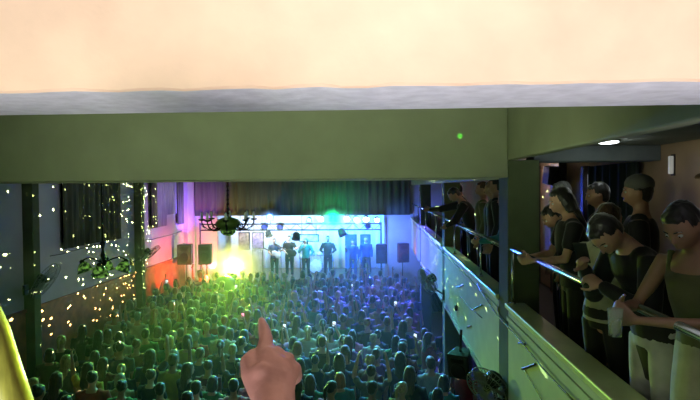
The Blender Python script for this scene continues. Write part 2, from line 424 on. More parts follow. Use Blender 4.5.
# green glass chandelier
Yc = 6.6
p = at(103, 262, Yc)
r = empty('chandelier', p)
b = B(); ell(b, (0, 0, 0), (.045, .045, .06)); lathe(b, [(.02, .04), (.03, .08), (.014, .16), (.035, .24), (.012, .27)], n=16); obj('hub', b, M_iron, r, True)
b = B(); tube(b, [(0, 0, .2), (0, 0, CZ - p.z)], .01); lathe(b, [(.06, CZ - p.z), (.02, CZ - p.z - .05)]); obj('suspension_rod', b, M_iron, r, True)
for k, a in enumerate((PI, -1.25, .35, 1.9)):
    u = V((math.cos(a), math.sin(a), 0))
    b = B(); tube(b, [u * .03, u * .12 + V((0, 0, .04)), u * .19 + V((0, 0, .055)), u * .25 + V((0, 0, .03)), u * .27 + V((0, 0, .0))], .009)
    ar = obj('arm', b, M_iron, r, True)
    b = B(); M = Matrix.Rotation(-.35, 3, u.cross(V((0, 0, 1))))
    lathe(b, [(.025, 0), (.05, -.02), (.075, -.06), (.09, -.11), (.105, -.13), (.098, -.13), (.08, -.1), (.03, -.02)], u * .27, 20, M)
    obj('glass_shade', b, M_glassg, ar, True)
    b = B(); lathe(b, [(.01, .03), (.03, .015), (.03, -.015)], u * .27, 14, M); obj('shade_holder', b, M_iron, ar, True)
tag(r, 'small chandelier with green lit glass shades in front of the left wall', 'chandelier')

def fan(attach, centre, axis, R, label):
    r = empty('wall_fan', attach)
    c = V(centre) - V(attach); ax = V(axis).normalized(); M = frame_to(ax)
    b = B(); tube(b, [(0, 0, 0), c * .5 + V((0, 0, -.03)), c - ax * .12], .02); box(b, (-.03, -.06, -.1), (.02, .06, .1)); obj('bracket', b, M_iron, r)
    b = B(); lathe(b, [(.03, -.2), (.085, -.17), (.09, -.06), (.05, -.03)], c, 20, M); obj('motor', b, M_black, r, True)
    b = B()
    for q in range(3):
        z = (-.045, 0.02, .05)[q]; rr = (R * .98, R, R * .6)[q]
        pts = [c + M @ V((rr * math.cos(t * PI / 12), rr * math.sin(t * PI / 12), z)) for t in range(25)]
        tube(b, pts, .006, 6)
    for q in range(28):
        a = 2 * PI * q / 28; u = M @ V((math.cos(a), math.sin(a), 0))
        tube(b, [c + u * .04 - ax * .05, c + u * R * .98 - ax * .045, c + u * R + ax * .02, c + u * R * .6 + ax * .05, c + u * .04 + ax * .06], .0028, 5)
    obj('cage', b, M_fanwhite, r, True)
    b = B(); ell(b, c, (.04, .04, .04)); obj('blade_hub', b, M_black, r, True)
    for q in range(3):
        b = B(); a = 2 * PI * q / 3; Mr = M @ Matrix.Rotation(a, 3, 'Z') @ Matrix.Rotation(.4, 3, 'X')
        prof = [(.03, -.03), (R * .5, -R * .32), (R * .85, -R * .3), (R * .93, 0), (R * .7, R * .22), (.03, .03)]
        f = [b.verts.new(c + Mr @ V((x, y, .003))) for x, y in prof]; g = [b.verts.new(c + Mr @ V((x, y, -.003))) for x, y in prof]
        b.faces.new(f); b.faces.new(g[::-1])
        for i in range(6): b.faces.new((f[i], g[i], g[(i + 1) % 6], f[(i + 1) % 6]))
        obj('blade', b, M_fanwhite, r)
    return tag(r, label, 'fan')
fan(atX(26, 290, XL + .22), at(46, 281, 10.75), (.9, .1, -.55), .40, 'grey wall fan on the nearest pilaster of the left wall')
fan(atX(132, 262, XL + .2), at(150, 254, 15.7), (.62, .0, -.75), .36, 'grey wall fan on the second pilaster, against the purple wall')
fan((XR, 10.35, 3.15 - .5), at(427, 281, 10.3), (-.7, -.35, -.3), .26, 'dark wall fan below the gallery at the second column')
fan((XR, 5.4, 2.55), at(487, 388, 5.45), (-.5, -.5, -.35), .22, 'dark wall fan low on the big column at the bottom of the picture')
p = at(462, 362, 7.4)
r = speaker(.3, .26, .34); r.location = p - V((0, 0, .17)); r.rotation_euler = (.2, 0, -.5)
b = B(); tube(b, [(0, 0, .32), (.0, .1, GF - .3 - p.z + .17)], .018); obj('hanger', b, M_iron, r)
tag(r, 'black loudspeaker hanging under the gallery beyond the big column', 'loudspeaker')

# ------------------------------------------------------------------ PA speakers on stands
def pa(px0, px1, py0, py1, Y, label, rz=0, stand=True, base=SZ):
    a, c = at(px0, py1, Y), at(px1, py0, Y)
    w, h = c.x - a.x, c.z - a.z
    r = speaker(w, w * .85, h); r.location = ((a.x + c.x) / 2, Y, a.z); r.rotation_euler.z = rz
    tag(r, label, 'loudspeaker', 'loudspeakers beside the stage')
    if stand:
        s = empty('speaker_stand', ((a.x + c.x) / 2, Y, base))
        H = a.z - base
        b = B(); tube(b, [(0, 0, .12), (0, 0, H)], .018); obj('pole', b, M_iron, s, True)
        b = B(); lathe(b, [(.03, .5), (.03, .6)]); obj('collar', b, M_black, s)
        for k in range(3):
            u = V((math.cos(k * 2.094 + .5), math.sin(k * 2.094 + .5), 0)); b = B(); tube(b, [u * .02 + V((0, 0, .55)), u * .26 + V((0, 0, .01))], .012); obj('leg', b, M_iron, s)
        tag(s, 'thin black tripod stand under the ' + label.replace('black ', ''), 'stand', 'speaker stands')
pa(179.5, 193, 244, 264, 18.5, 'leftmost black loudspeaker in front of the pink wall', 0, True, 0)
pa(200, 212.5, 244, 264, 18.6, 'second black loudspeaker from the left, nearest the yellow glare', 0, True, 0)
pa(376, 387, 244, 263, 19.5, 'blue lit loudspeaker at the right edge of the stage')
pa(397, 408, 243, 262, 18.8, 'black loudspeaker against the right corner under the gallery', .3, True, SZ * 0)

# ------------------------------------------------------------------ stage
Yt = 19.95
za, zb2 = at(290, 224, Yt).z, at(290, 230, Yt).z
xa, xb = at(200, 226, Yt).x, at(381, 226, Yt).x
r = empty('lighting_truss', (xa, Yt, SZ))
L = xb - xa; z0_, z1_ = zb2 - SZ, za - SZ
for zz in (z0_, z1_):
    b = B(); tube(b, [(0, 0, zz), (L, 0, zz)], .025); obj('chord', b, M_cabT, r, True)
b = B()
nw = 26
for k in range(nw):
    x0, x1_ = L * k / nw, L * (k + 1) / nw
    tube(b, [(x0, 0, z0_ if k % 2 else z1_), (x1_, 0, z1_ if k % 2 else z0_)], .009, 6)
obj('lacing', b, M_cabT, r)
for x in (0.0, L):
    b = B(); tube(b, [(x, 0, .02), (x, 0, z1_ + .05)], .03); box(b, (x - .3, -.3, 0), (x + .3, .3, .025)); obj('tower', b, M_cabT, r)
tag(r, 'long metal lighting truss spanning the stage front', 'truss')
def par(px, py, m, label, aim=(0, -1, -.5), R=.12, cat='stage light', name='stage_light', Y=None):
    Y = Y or Yt - .12
    p = at(px, py, Y); r = empty(name, p); M = frame_to(aim)
    b = B(); lathe(b, [(R * .5, -R * 1.7), (R * .8, -R * 1.4), (R, -.02), (R * 1.05, .03), (R * .95, .03), (R * .9, -.01)], n=20, M=M); obj('lamp_housing', b, M_black, r, True)
    b = B(); lathe(b, [(R * .9, 0), (R * .88, .012), (.01, .02)], n=20, M=M); obj('lamp_lens', b, m, r, True)
    top = z0_ + SZ - p.z if p.z < z0_ + SZ else z1_ + SZ - p.z
    b = B(); tube(b, [(-R * 1.15, 0, 0), (-R * 1.15, 0, R * 1.2 * (1 if top > 0 else -1)), (R * 1.15, 0, R * 1.2 * (1 if top > 0 else -1)), (R * 1.15, 0, 0)], .01); tube(b, [(0, 0, 0 if abs(top) < R else R * 1.2 * (1 if top > 0 else -1)), (0, .12, top)], .012); obj('yoke', b, M_iron, r)
    return tag(r, label, cat, 'stage lights on the truss')
green = lens('green', (.02, 1, .28), 3.2); blue = lens('blue', (.05, .15, 1), 22); wht = lens('white', (.75, .9, 1), 14); cy = lens('cyan', (.1, .8, 1), 14); dk = mat('unlit lens', (.08, .1, .3), .1)
dkb = mat('dim blue lens', (.1, .15, .6), .1, emit=.5, ecol=(.1, .15, 1))
par(270, 216.5, blue, 'bright blue stage light on top of the truss left of centre')
par(264.5, 227, dkb, 'round blue stage light, left of a pair hung in the truss')
par(280, 227, dkb, 'round blue stage light, right of a pair hung in the truss')
par(333.5, 218.5, green, 'dazzling green stage light on top of the truss', R=.15, aim=(0.02, -1, -.25))
par(321, 219, wht, 'white stage light just left of the dazzling green one')
par(347, 219, wht, 'white stage light just right of the dazzling green one')
par(356, 219.5, cy, 'cyan stage light third from the right end of the truss')
par(366, 219.5, wht, 'white stage light second from the right end of the truss')
par(377, 220, wht, 'white stage light at the right end of the truss', R=.10)
par(309, 220, cy, 'small cyan stage light over the third performer', R=.09)
par(269, 236, dk, 'unlit black spotlight hanging below the blue pair', aim=(.3, -.3, -1))
par(343, 235, dk, 'unlit black spotlight hanging below the truss right of centre', aim=(.5, -.3, -1), R=.15)
par(296, 239, dk, 'unlit black spotlight hanging over the second performer', aim=(0, -.4, -1), R=.15)
par(368, 226, dk, 'small dark fixture between the chords at the right of the truss', R=.1)
# moving head at the yellow glare
pl = at(236, 266, 19.3)
lampdir = (V((0.3, 3.0, EYE + .1)) - pl).normalized()
r = empty('moving_head_light', (pl.x, pl.y + .1, SZ))
hz = pl.z - SZ
b = B(); box(b, (-.2, -.15, 0), (.2, .2, .12)); tube(b, [(-.0, 0, .12), (0, 0, hz - .32)], .05); obj('base', b, M_black, r, bevel=.01)
b = B(); box(b, (-.24, -.05, hz - .34), (-.19, .05, hz + .06)); box(b, (.19, -.05, hz - .34), (.24, .05, hz + .06)); box(b, (-.24, -.05, hz - .36), (.24, .05, hz - .31)); obj('yoke', b, M_black, r, bevel=.01)
M = frame_to(lampdir)
b = B(); lathe(b, [(.1, -.25), (.17, -.2), (.18, 0), (.16, .0), (.155, -.03)], (0, -.0, hz), 24, M); obj('lamp_housing', b, M_black, r, True)
b = B(); lathe(b, [(.155, -.03), (.15, -.01), (.01, .01)], (0, 0, hz), 24, M); obj('lamp_lens', b, lens('yellow', (1, .95, .12), 90), r, True)
tag(r, 'dazzling yellow moving head light at the left of the stage', 'stage light')

# backdrop and stage props
Yd = 24.9
drape('stage_backdrop', Yd, XL + .3, 2.2, SZ, EYE - .2, M_backdrop, 'brightly lit white cloth backdrop behind the band', 'backdrop', waves=24, amp=.03, axis='X')
def panel(name, px0, px1, py0, py1, Y, m, label, cat, group=None, d=.05, floor=False):
    a, c = at(px0, py1, Y), at(px1, py0, Y)
    r = empty(name, ((a.x + c.x) / 2, Y, a.z)); w = (c.x - a.x) / 2; h = c.z - a.z
    b = B(); box(b, (-w, 0, 0), (w, d, h)); obj('face', b, m, r)
    b = B(); 
    for x0, x1_, q0, q1 in ((-w - .03, -w, 0, h), (w, w + .03, 0, h), (-w - .03, w + .03, -.03, 0), (-w - .03, w + .03, h, h + .03)): box(b, (x0, -.01, q0), (x1_, d + .01, q1))
    obj('frame', b, M_black, r)
    b = B()
    if floor:
        for sx in (-1, 1): box(b, (sx * w - .03, 0, SZ - a.z), (sx * w + .03, d, .0)); box(b, (sx * w - .03, -.3, SZ - a.z), (sx * w + .03, .3, SZ - a.z + .04))
    else:
        for sx in (-1, 1): tube(b, [(sx * w * .8, d / 2, h), (sx * w * .8, d / 2, CZ - a.z)], .008, 6)
    obj('support', b, M_iron, r)
    return tag(r, label, cat, group)
M_pa = mat('mottled grey green print', (.22, .26, .2), .7, var=.6, scale=9, col2=(.5, .5, .55)); M_pb = mat('mottled violet print', (.25, .18, .6), .6, var=.5, scale=8, col2=(.45, .4, .85))
M_blue = mat('dark blue panel', (.03, .07, .4), .6, var=.2)
panel('hanging_banner', 239.5, 249, 233, 249, 21.5, M_pa, 'grey green banner hanging left above the yellow glare', 'banner')
panel('hanging_banner', 253, 263, 233, 248, 21.6, M_pb, 'violet banner hanging right of the grey green one', 'banner')
panel('stage_screen', 253, 262, 250, 272, 23, M_pa, 'dull grey panel standing under the violet banner', 'screen', floor=True)
panel('stage_screen', 346, 356, 235, 268, 23.4, M_blue, 'dark blue upright panel left of the white door shape on stage', 'screen', floor=True)
panel('stage_screen', 361, 370, 235, 262, 23.4, M_blue, 'dark blue upright panel at the right side of the stage', 'screen', floor=True)
panel('led_panel', 300, 318, 235, 241, 22, mat('pale teal print', (.4, .75, .8), .5, var=.5, scale=7), 'pale teal oblong sign hung above the third performer', 'sign')
# balloon added for the dark round spot below the glare
p = at(225, 289, 17.2)
r = empty('balloon', p - V((0, 0, .5)))
b = B(); ell(b, (0, 0, .5), (.42, .42, .44), seg=28, rings=20); cap(b, (0, 0, .12), (0, 0, .05), .03, .04); obj('balloon_skin', b, mat('olive rubber', (.04, .09, .015), .35), r, True)
b = B(); tube(b, [(0, 0, .08), (.04, 0, -.2), (.0, 0, -.62)], .005, 5); obj('string', b, M_black, r)
tag(r, 'added round dark green balloon above the crowd below the yellow glare', 'balloon')

# ------------------------------------------------------------------ people
SKIN = mat('skin tan', (.52, .30, .21), .5, var=.08, scale=20); SKIN2 = mat('skin brown', (.36, .20, .13), .5, var=.08, scale=20); SKIN3 = mat('skin pale', (.66, .42, .32), .5, var=.08, scale=20)
HAIRC = {'black': mat('black hair', (.012, .011, .01), .42, sheen=.9, stretch=(12, 12, 1), var=.5), 'brown': mat('brown hair', (.06, .03, .015), .42, sheen=.9, stretch=(12, 12, 1), var=.5),
         'blond': mat('blond hair', (.5, .36, .16), .42, sheen=.9, stretch=(12, 12, 1), var=.4), 'red': mat('red hair', (.28, .07, .02), .42, sheen=.9, stretch=(12, 12, 1), var=.4), 'grey': mat('grey hair', (.32, .33, .33), .4, stretch=(12, 12, 1), var=.4)}
CL = {k: mat(k + ' cloth', tuple(q * .62 for q in c), .8, var=.18, scale=9, bump=.15, sheen=.25) for k, c in dict(black=(.014, .014, .016), white=(.72, .72, .72), grey=(.22, .22, .23), navy=(.03, .05, .18), red=(.5, .04, .04), pink=(.75, .22, .40),
      green=(.07, .3, .1), teal=(.05, .32, .33), purple=(.25, .08, .42), yellow=(.7, .6, .12), cream=(.62, .60, .42), maroon=(.2, .03, .05), orange=(.65, .25, .05), olive=(.16, .17, .07), denim=(.06, .1, .22), brown=(.12, .07, .04)).items()}

def make_hand(bm, w, d, nrm, s=1.0, curl=.35, flip=1, spread=.12, fn=8):
    """w wrist, d forearm direction, nrm palm normal; thumb leaves at flip side"""
    w, d, nrm = V(w), V(d).normalized(), V(nrm)
    nrm = (nrm - d * nrm.dot(d)).normalized(); sd = d.cross(nrm) * flip
    loft(bm, [(w, .024 * s, .018 * s), (w + d * .03 * s, .034 * s, .017 * s), (w + d * .075 * s, .041 * s, .015 * s), (w + d * .09 * s, .040 * s, .013 * s)], side=sd, n=12)
    for k, (o, ln) in enumerate(((.031, .072), (.010, .082), (-.011, .077), (-.031, .060))):
        p = w + d * (.09 - .006 * abs(k - 1)) * s + sd * o * s
        dd = (d + sd * o * spread * 20 * .3).normalized(); a = 0
        for q, fr in enumerate((.44, .31, .25)):
            a = curl * (.6 if q == 0 else 1)
            dd = (Quaternion(sd, 0) @ dd) * math.cos(a) + nrm * math.sin(a) if q == 0 else (dd * math.cos(a) + (nrm - dd * nrm.dot(dd)).normalized() * math.sin(a) if abs(nrm.dot(dd)) < .98 else (dd * math.cos(a) - d * math.sin(a)))
            dd.normalize()
            p2 = p + dd * ln * fr * s
            cap(bm, p, p2, (.0100 - .0012 * q) * s, (.0092 - .0012 * q) * s, fn); p = p2
    p = w + d * .022 * s + sd * .024 * s
    q = p + (d * .5 + sd * .75 + nrm * .35).normalized() * .042 * s
    t = q + (d * .85 + sd * .35 + nrm * .45).normalized() * .032 * s
    u = t + (d * .95 + nrm * .35).normalized() * .026 * s
    cap(bm, p, q, .015 * s, .0125 * s, fn); cap(bm, q, t, .0115 * s, .0105 * s, fn); cap(bm, t, u, .0105 * s, .009 * s, fn)

def head_mesh(bm, H, detail=True):
    """head in head space: centre origin, face +Y, half height .115"""
    ret = bmesh.ops.create_uvsphere(bm, u_segments=32, v_segments=24, radius=1)
    for v in ret['verts']:
        x, y, z = v.co
        sx, sy, sz = .076, .096, .113
        jaw = max(0, -z)
        X = x * sx * (1 - .30 * jaw * jaw); Y = y * sy; Z = z * sz
        if y < 0: Y *= 1 - .35 * jaw
        if y > 0:
            Y *= 1 - .06 * jaw
            f = max(0, y)
            Y -= .013 * f * math.exp(-((z + .0) / .14) ** 2 - ((abs(x) - .42) / .2) ** 2)     # eye sockets
            Y += .005 * f * math.exp(-((z - .22) / .1) ** 2)                                  # brow
            Y += .006 * f * math.exp(-((z + .28) / .16) ** 2 - ((abs(x) - .5) / .2) ** 2)      # cheeks
            Y += .010 * f * math.exp(-((z + .9) / .18) ** 2 - (x / .3) ** 2)                   # chin
        v.co = H @ V((X, Y, Z))
    T = lambda *a: H @ V(a)
    loft(bm, [(T(0, .088, .012), .007, .008), (T(0, .100, -.012), .010, .010), (T(0, .106, -.028), .014, .011)], side=(H.to_3x3() @ V((1, 0, 0))), n=10)
    loft(bm, [(T(-.02, .083, -.062), .006, .005), (T(0, .092, -.060), .008, .006), (T(.02, .083, -.062), .006, .005)], n=8)
    loft(bm, [(T(-.016, .083, -.072), .006, .005), (T(0, .091, -.073), .009, .006), (T(.016, .083, -.072), .006, .005)], n=8)
    for s in (-1, 1):
        loft(bm, [(T(s * .077, -.012, .018), .014, .006), (T(s * .080, -.010, 0), .013, .007), (T(s * .076, -.004, -.024), .009, .006)], side=(H.to_3x3() @ V((0, 1, 0))), n=10)

def skeleton(P):
    lean = P.get('lean', 0); hunch = P.get('hunch', 0)
    R0 = Matrix.Translation((0, 0, .93)) @ Matrix.Rotation(-lean, 4, 'X') @ Matrix.Rotation(P.get('side', 0), 4, 'Y') @ Matrix.Translation((0, 0, -.93))
    R1 = R0 @ Matrix.Translation((0, 0, 1.25)) @ Matrix.Rotation(-hunch, 4, 'X') @ Matrix.Translation((0, 0, -1.25))
    Hd = R1 @ Matrix.Translation((0, -.005, 1.49)) @ Matrix.Rotation(P.get('turn', 0), 4, 'Z') @ Matrix.Rotation(-P.get('nod', 0), 4, 'X') @ Matrix.Rotation(P.get('tilt', 0), 4, 'Y') @ Matrix.Translation((0, .022, .128))
    return R0, R1, Hd

def arms_of(P, R1):
    out = []
    for s in (-1, 1):
        sh = R1 @ V((s * .182, 0, 1.395))
        a = P.get('L' if s < 0 else 'R')
        if a is None: el, wr = R1 @ V((s * .235, -.03, 1.12)), R1 @ V((s * .25, .06, .88))
        else: el, wr = V(a[0]), V(a[1])
        out.append((s, sh, el, wr))
    return out

def body_mesh(P, voxel=.011):
    bm = B(); R0, R1, Hd = skeleton(P); f = P.get('fem', 0)
    sx = R1.to_3x3() @ V((1, 0, 0))
    loft(bm, [(R0 @ V((0, 0, .85)), .14, .095), (R0 @ V((0, -.01, .93)), .165 + .01 * f, .115), (R0 @ V((0, 0, 1.08)), .135 - .012 * f, .095), (R1 @ V((0, .0, 1.22)), .15 - .01 * f, .11 + .008 * f),
              (R1 @ V((0, 0, 1.33)), .165 - .012 * f, .112), (R1 @ V((0, -.005, 1.40)), .15 - .01 * f, .09), (R1 @ V((0, -.01, 1.445)), .09, .065), (R1 @ V((0, -.008, 1.48)), .054, .054), (Hd @ V((0, -.02, -.06)), .05, .052)], side=sx, n=20)
    head_mesh(bm, Hd)
    for s, sh, el, wr in arms_of(P, R1):
        k = 1 - .1 * f
        loft(bm, [(R1 @ V((s * .11, 0, 1.40)), .055, .055), (sh, .055 * k, .055 * k), (sh.lerp(el, .45), .046 * k, .048 * k), (el, .036 * k, .037 * k)], n=12)
        loft(bm, [(el, .037 * k, .037 * k), (el.lerp(wr, .3), .039 * k, .037 * k), (wr, .025 * k, .022 * k)], n=12)
        d = (wr - el).normalized()
        nrm = V(P.get('palm' + ('L' if s < 0 else 'R'), (-s, .2, 0)))
        if abs(nrm.normalized().dot(d)) > .95: nrm = V((0, 1, 0))
        side = d.cross((nrm - d * nrm.dot(d)).normalized()); 
        flip = 1 if (P.get('thumb' + ('L' if s < 0 else 'R'), 0) or side.dot(V((-s * .3, 1, .6))) > 0) else -1
        make_hand(bm, wr, d, nrm, 1.0, P.get('curl', .35), flip)
    for s in (-1, 1):
        leg = P.get('leg' + ('L' if s < 0 else 'R'))
        kn, an = (V(leg[0]), V(leg[1])) if leg else (V((s * .10, .015, .50)), V((s * .105, -.015, .085)))
        hp = V((s * .088, -.005, .88))
        loft(bm, [(hp, .085, .09), (hp.lerp(kn, .4), .078, .08), (kn, .052, .055)], n=14)
        loft(bm, [(kn, .053, .055), (kn.lerp(an, .3) + V((0, -.008, 0)), .052, .056), (an, .034, .038)], n=12)
        loft(bm, [(an + V((0, -.03, -.045)), .032, .035), (an + V((s * .005, .05, -.045)), .040, .034), (an + V((s * .01, .15, -.058)), .040, .022)], side=(1, 0, 0), n=12)
    return remesh(bm, voxel, 3)

def shirt_mesh(P, kind='tee', voxel=.011, g=.016, hem=.87):
    bm = B(); R0, R1, Hd = skeleton(P); f = P.get('fem', 0); sx = R1.to_3x3() @ V((1, 0, 0))
    top = [(R1 @ V((0, 0, 1.33)), .165 - .012 * f + g, .112 + g), (R1 @ V((0, -.002, 1.40)), .150 + g, .090 + g), (R1 @ V((0, -.006, 1.435)), .095 + g, .066 + g)]
    if kind == 'tank': top = [(R1 @ V((0, 0, 1.33)), .155 + g, .112 + g), (R1 @ V((0, 0, 1.37)), .12 + g, .098 + g)]
    secs = [(R0 @ V((0, 0, hem)), .165 + g, .115 + g), (R0 @ V((0, -.005, .96)), .160 + g, .112 + g), (R0 @ V((0, 0, 1.08)), .142 - .012 * f + g, .10 + g), (R1 @ V((0, 0, 1.22)), .155 - .012 * f + g, .113 + .008 * f + g)] + top
    loft(bm, secs, side=sx, n=24, round_ends=False)
    for s, sh, el, wr in arms_of(P, R1):
        if kind == 'tank':
            loft(bm, [(R1 @ V((s * .1, .085, 1.33)), .022, .012), (R1 @ V((s * .115, .03, 1.46)), .022, .012), (R1 @ V((s * .1, -.08, 1.36)), .022, .012)], n=8)
            continue
        e = sh.lerp(el, .55 if kind == 'tee' else 1.0)
        loft(bm, [(R1 @ V((s * .11, 0, 1.395)), .057 + g, .057 + g), (sh, .056 + g, .056 + g), (e, .046 + g, .046 + g)], n=14)
        if kind == 'long': loft(bm, [(el, .042 + g, .042 + g), (wr.lerp(el, .06), .03 + g * .7, .028 + g * .7)], n=14)
    return remesh(bm, voxel, 2)
def bottom_mesh(P, kind='trousers', voxel=.012, g=.013):
    bm = B()
    R0 = skeleton(P)[0]
    if kind == 'skirt':
        loft(bm, [(R0 @ V((0, 0, 1.02)), .15 + g, .105 + g), (R0 @ V((0, -.01, .93)), .178 + g, .125 + g), (V((0, 0, .75)), .20, .145), (V((0, 0, .56)), .205, .155)], side=(1, 0, 0), n=24, round_ends=False)
        return remesh(bm, voxel, 2)
    loft(bm, [(V((0, 0, .82)), .14 + g, .1 + g), (R0 @ V((0, -.01, .93)), .168 + g, .118 + g), (R0 @ V((0, 0, 1.0)), .155 + g, .108 + g)], side=(1, 0, 0), n=20, round_ends=False)
    for s in (-1, 1):
        leg = P.get('leg' + ('L' if s < 0 else 'R'))
        kn, an = (V(leg[0]), V(leg[1])) if leg else (V((s * .10, .015, .50)), V((s * .105, -.015, .085)))
        hp = V((s * .088, -.005, .87))
        loft(bm, [(hp, .088 + g, .093 + g), (hp.lerp(kn, .4), .08 + g, .082 + g), (kn, .056 + g, .058 + g)] + ([] if kind == 'shorts' else [(kn.lerp(an, .35), .055 + g, .057 + g), (an.lerp(kn, .04), .044 + g, .046 + g)]), n=16, round_ends=False)
    return remesh(bm, voxel, 2)
def hair_mesh(P, kind='short', voxel=.010):
    bm = B(); Hd = skeleton(P)[2]; T = lambda *a: Hd @ V(a); Rm = Hd.to_3x3(); sx = Rm @ V((1, 0, 0))
    if kind != 'cap_only':
        ell(bm, T(0, -.018, .030), (.084, .096, .098), Rm)
        ell(bm, T(0, .03, .075), (.062, .055, .035), Rm)
    if kind in ('long', 'bob'):
        for s in (-1, 1):
            loft(bm, [(T(s * .058, -.02, .05), .03, .05), (T(s * .078, -.03, -.03), .022, .05), (T(s * .082, -.04, -.10), .018, .045)], side=sx, n=12)
        loft(bm, [(T(0, -.06, .04), .075, .05), (T(0, -.078, -.04), .082, .042), (T(0, -.075, -.11), .082, .038)], side=sx, n=16)
    if kind == 'long':
        loft(bm, [(T(0, -.078, -.08), .085, .038), (T(0, -.095, -.18), .095, .032), (T(0, -.120, -.30), .09, .026), (T(0, -.128, -.40), .06, .018)], side=sx, n=16)
    if kind == 'bun': ell(bm, T(0, -.085, .11), (.04, .04, .038), Rm)
    if kind == 'pony': loft(bm, [(T(0, -.10, .07), .025, .025), (T(0, -.155, .04), .035, .03), (T(0, -.165, -.06), .032, .025), (T(0, -.15, -.16), .015, .012)], side=sx, n=12)
    if kind == 'short':
        ell(bm, T(0, -.05, -.015), (.074, .056, .07), Rm)
    me = remesh(bm, voxel, 2)
    c = Hd.translation
    for v in me.vertices:
        q = Hd.inverted() @ v.co; a = math.atan2(q.x, -q.y)
        k = noise.noise(V((a * 9, q.z * 6, 3))) * .006 + noise.noise(q * 22) * .006
        v.co += v.normal * (k - .003)
    return me
def capmesh(P, brim=1):
    bm = B(); Hd = skeleton(P)[2]; Rm = Hd.to_3x3()
    ell(bm, Hd @ V((0, -.012, .05)), (.092, .108, .085), Rm)
    loft(bm, [(Hd @ V((0, .06, .062)), .07, .012), (Hd @ V((0, .13, .05)), .062, .008), (Hd @ V((0, .165, .038)), .035, .006)], side=(Rm @ V((1, 0, 0))), n=14)
    return remesh(bm, .008, 2)

def figure(loc, rz, P, skin, hair, hairc, top, topc, bot, botc, label, group=None, scale=1.0, face=True, voxel=.011, extra=None, hem=.87):
    r = empty('person', loc, rz); r.scale = (scale,) * 3
    o = obj('body', body_mesh(P, voxel), skin, r)
    obj('shirt', shirt_mesh(P, top, hem=hem), CL[topc], r)
    obj('skirt' if bot == 'skirt' else 'trousers' if bot == 'trousers' else 'shorts', bottom_mesh(P, bot), CL[botc], r)
    if hair: obj('hair', hair_mesh(P, hair), HAIRC[hairc], r)
    Hd = skeleton(P)[2]
    if face:
        M_eye = mat('eye white', (.6, .6, .58), .2); M_ir = mat('dark iris', (.02, .015, .01), .15); M_lip = mat('lip', (.35, .1, .09), .4)
        for s in (-1, 1):
            b = B(); ell(b, Hd @ V((s * .031, .077, .001)), (.0125, .0125, .0095), Hd.to_3x3()); e = obj('eye', b, M_eye, r, True)
            b = B(); ell(b, Hd @ V((s * .031, .0865, .0)), (.0055, .0035, .0055), Hd.to_3x3()); obj('iris', b, M_ir, e, True)
            b = B(); loft(b, [(Hd @ V((s * .016, .094, .022)), .004, .003), (Hd @ V((s * .032, .090, .027)), .005, .003), (Hd @ V((s * .046, .078, .022)), .003, .003)], n=6); obj('eyebrow', b, HAIRC[hairc or 'black'], r, True)
    for s in (-1, 1):
        leg = P.get('leg' + ('L' if s < 0 else 'R')); an = V(leg[1]) if leg else V((s * .105, -.015, .085))
        b = B(); loft(b, [(an + V((0, -.03, -.045)), .040, .040), (an + V((s * .005, .05, -.045)), .047, .040), (an + V((s * .01, .155, -.056)), .045, .027)], side=(1, 0, 0), n=14)
        obj('shoe', b, CL['black'], r, True)
    return tag(r, label, 'person', group)

# --- crowd prototypes (meshes shared)
POSES = {
    'standing': {},
    'arms folded in': dict(R=((.25, .08, 1.13), (.08, .25, 1.20)), L=((-.25, .08, 1.13), (-.08, .25, 1.22))),
    'right arm raised': dict(R=((.26, .10, 1.55), (.24, .14, 1.80))),
    'left arm raised': dict(L=((-.28, .06, 1.52), (-.30, .06, 1.78))),
    'both arms raised': dict(R=((.30, .05, 1.52), (.24, .10, 1.80)), L=((-.30, .05, 1.52), (-.24, .10, 1.80))),
    'phone held up': dict(R=((.20, .22, 1.42), (.08, .30, 1.64)), L=((-.22, .08, 1.14), (-.10, .24, 1.10)), curl=.7),
}
BM_, SM_ = {}, {}
for k, P in POSES.items():
    BM_[k] = body_mesh(P, .012); SM_[k] = shirt_mesh(P, 'tee')
    for me in (BM_[k], SM_[k]): me.materials.append(SKIN)
BT_ = {k: bottom_mesh({}, k) for k in ('trousers', 'skirt')}
HM_ = {k: hair_mesh({}, k) for k in ('short', 'long', 'bob', 'bun', 'pony')}
for d in (BT_, HM_):
    for me in d.values(): me.materials.append(SKIN)
proto = {}
def part_proto(name, me):
    o = bpy.data.objects.new(name, me); return o
def crowd_person(loc, rz, pose, skin, hair, hairc, topc, bot, botc, sc, label, group):
    r = part_proto('person', BM_[pose]); C.objects.link(r)
    r.location = loc; r.rotation_euler = (0, 0, rz); r.scale = (sc,) * 3
    def sm(o, m): o.material_slots[0].link = 'OBJECT'; o.material_slots[0].material = m
    sm(r, skin)
    for nm, me, m in (('shirt', SM_[pose], CL[topc]), ('hair', HM_[hair], HAIRC[hairc]), ('skirt' if bot == 'skirt' else 'trousers', BT_[bot], CL[botc])):
        o = part_proto(nm, me); C.objects.link(o); o.parent = r; sm(o, m)
    return tag(r, label, 'person', group)

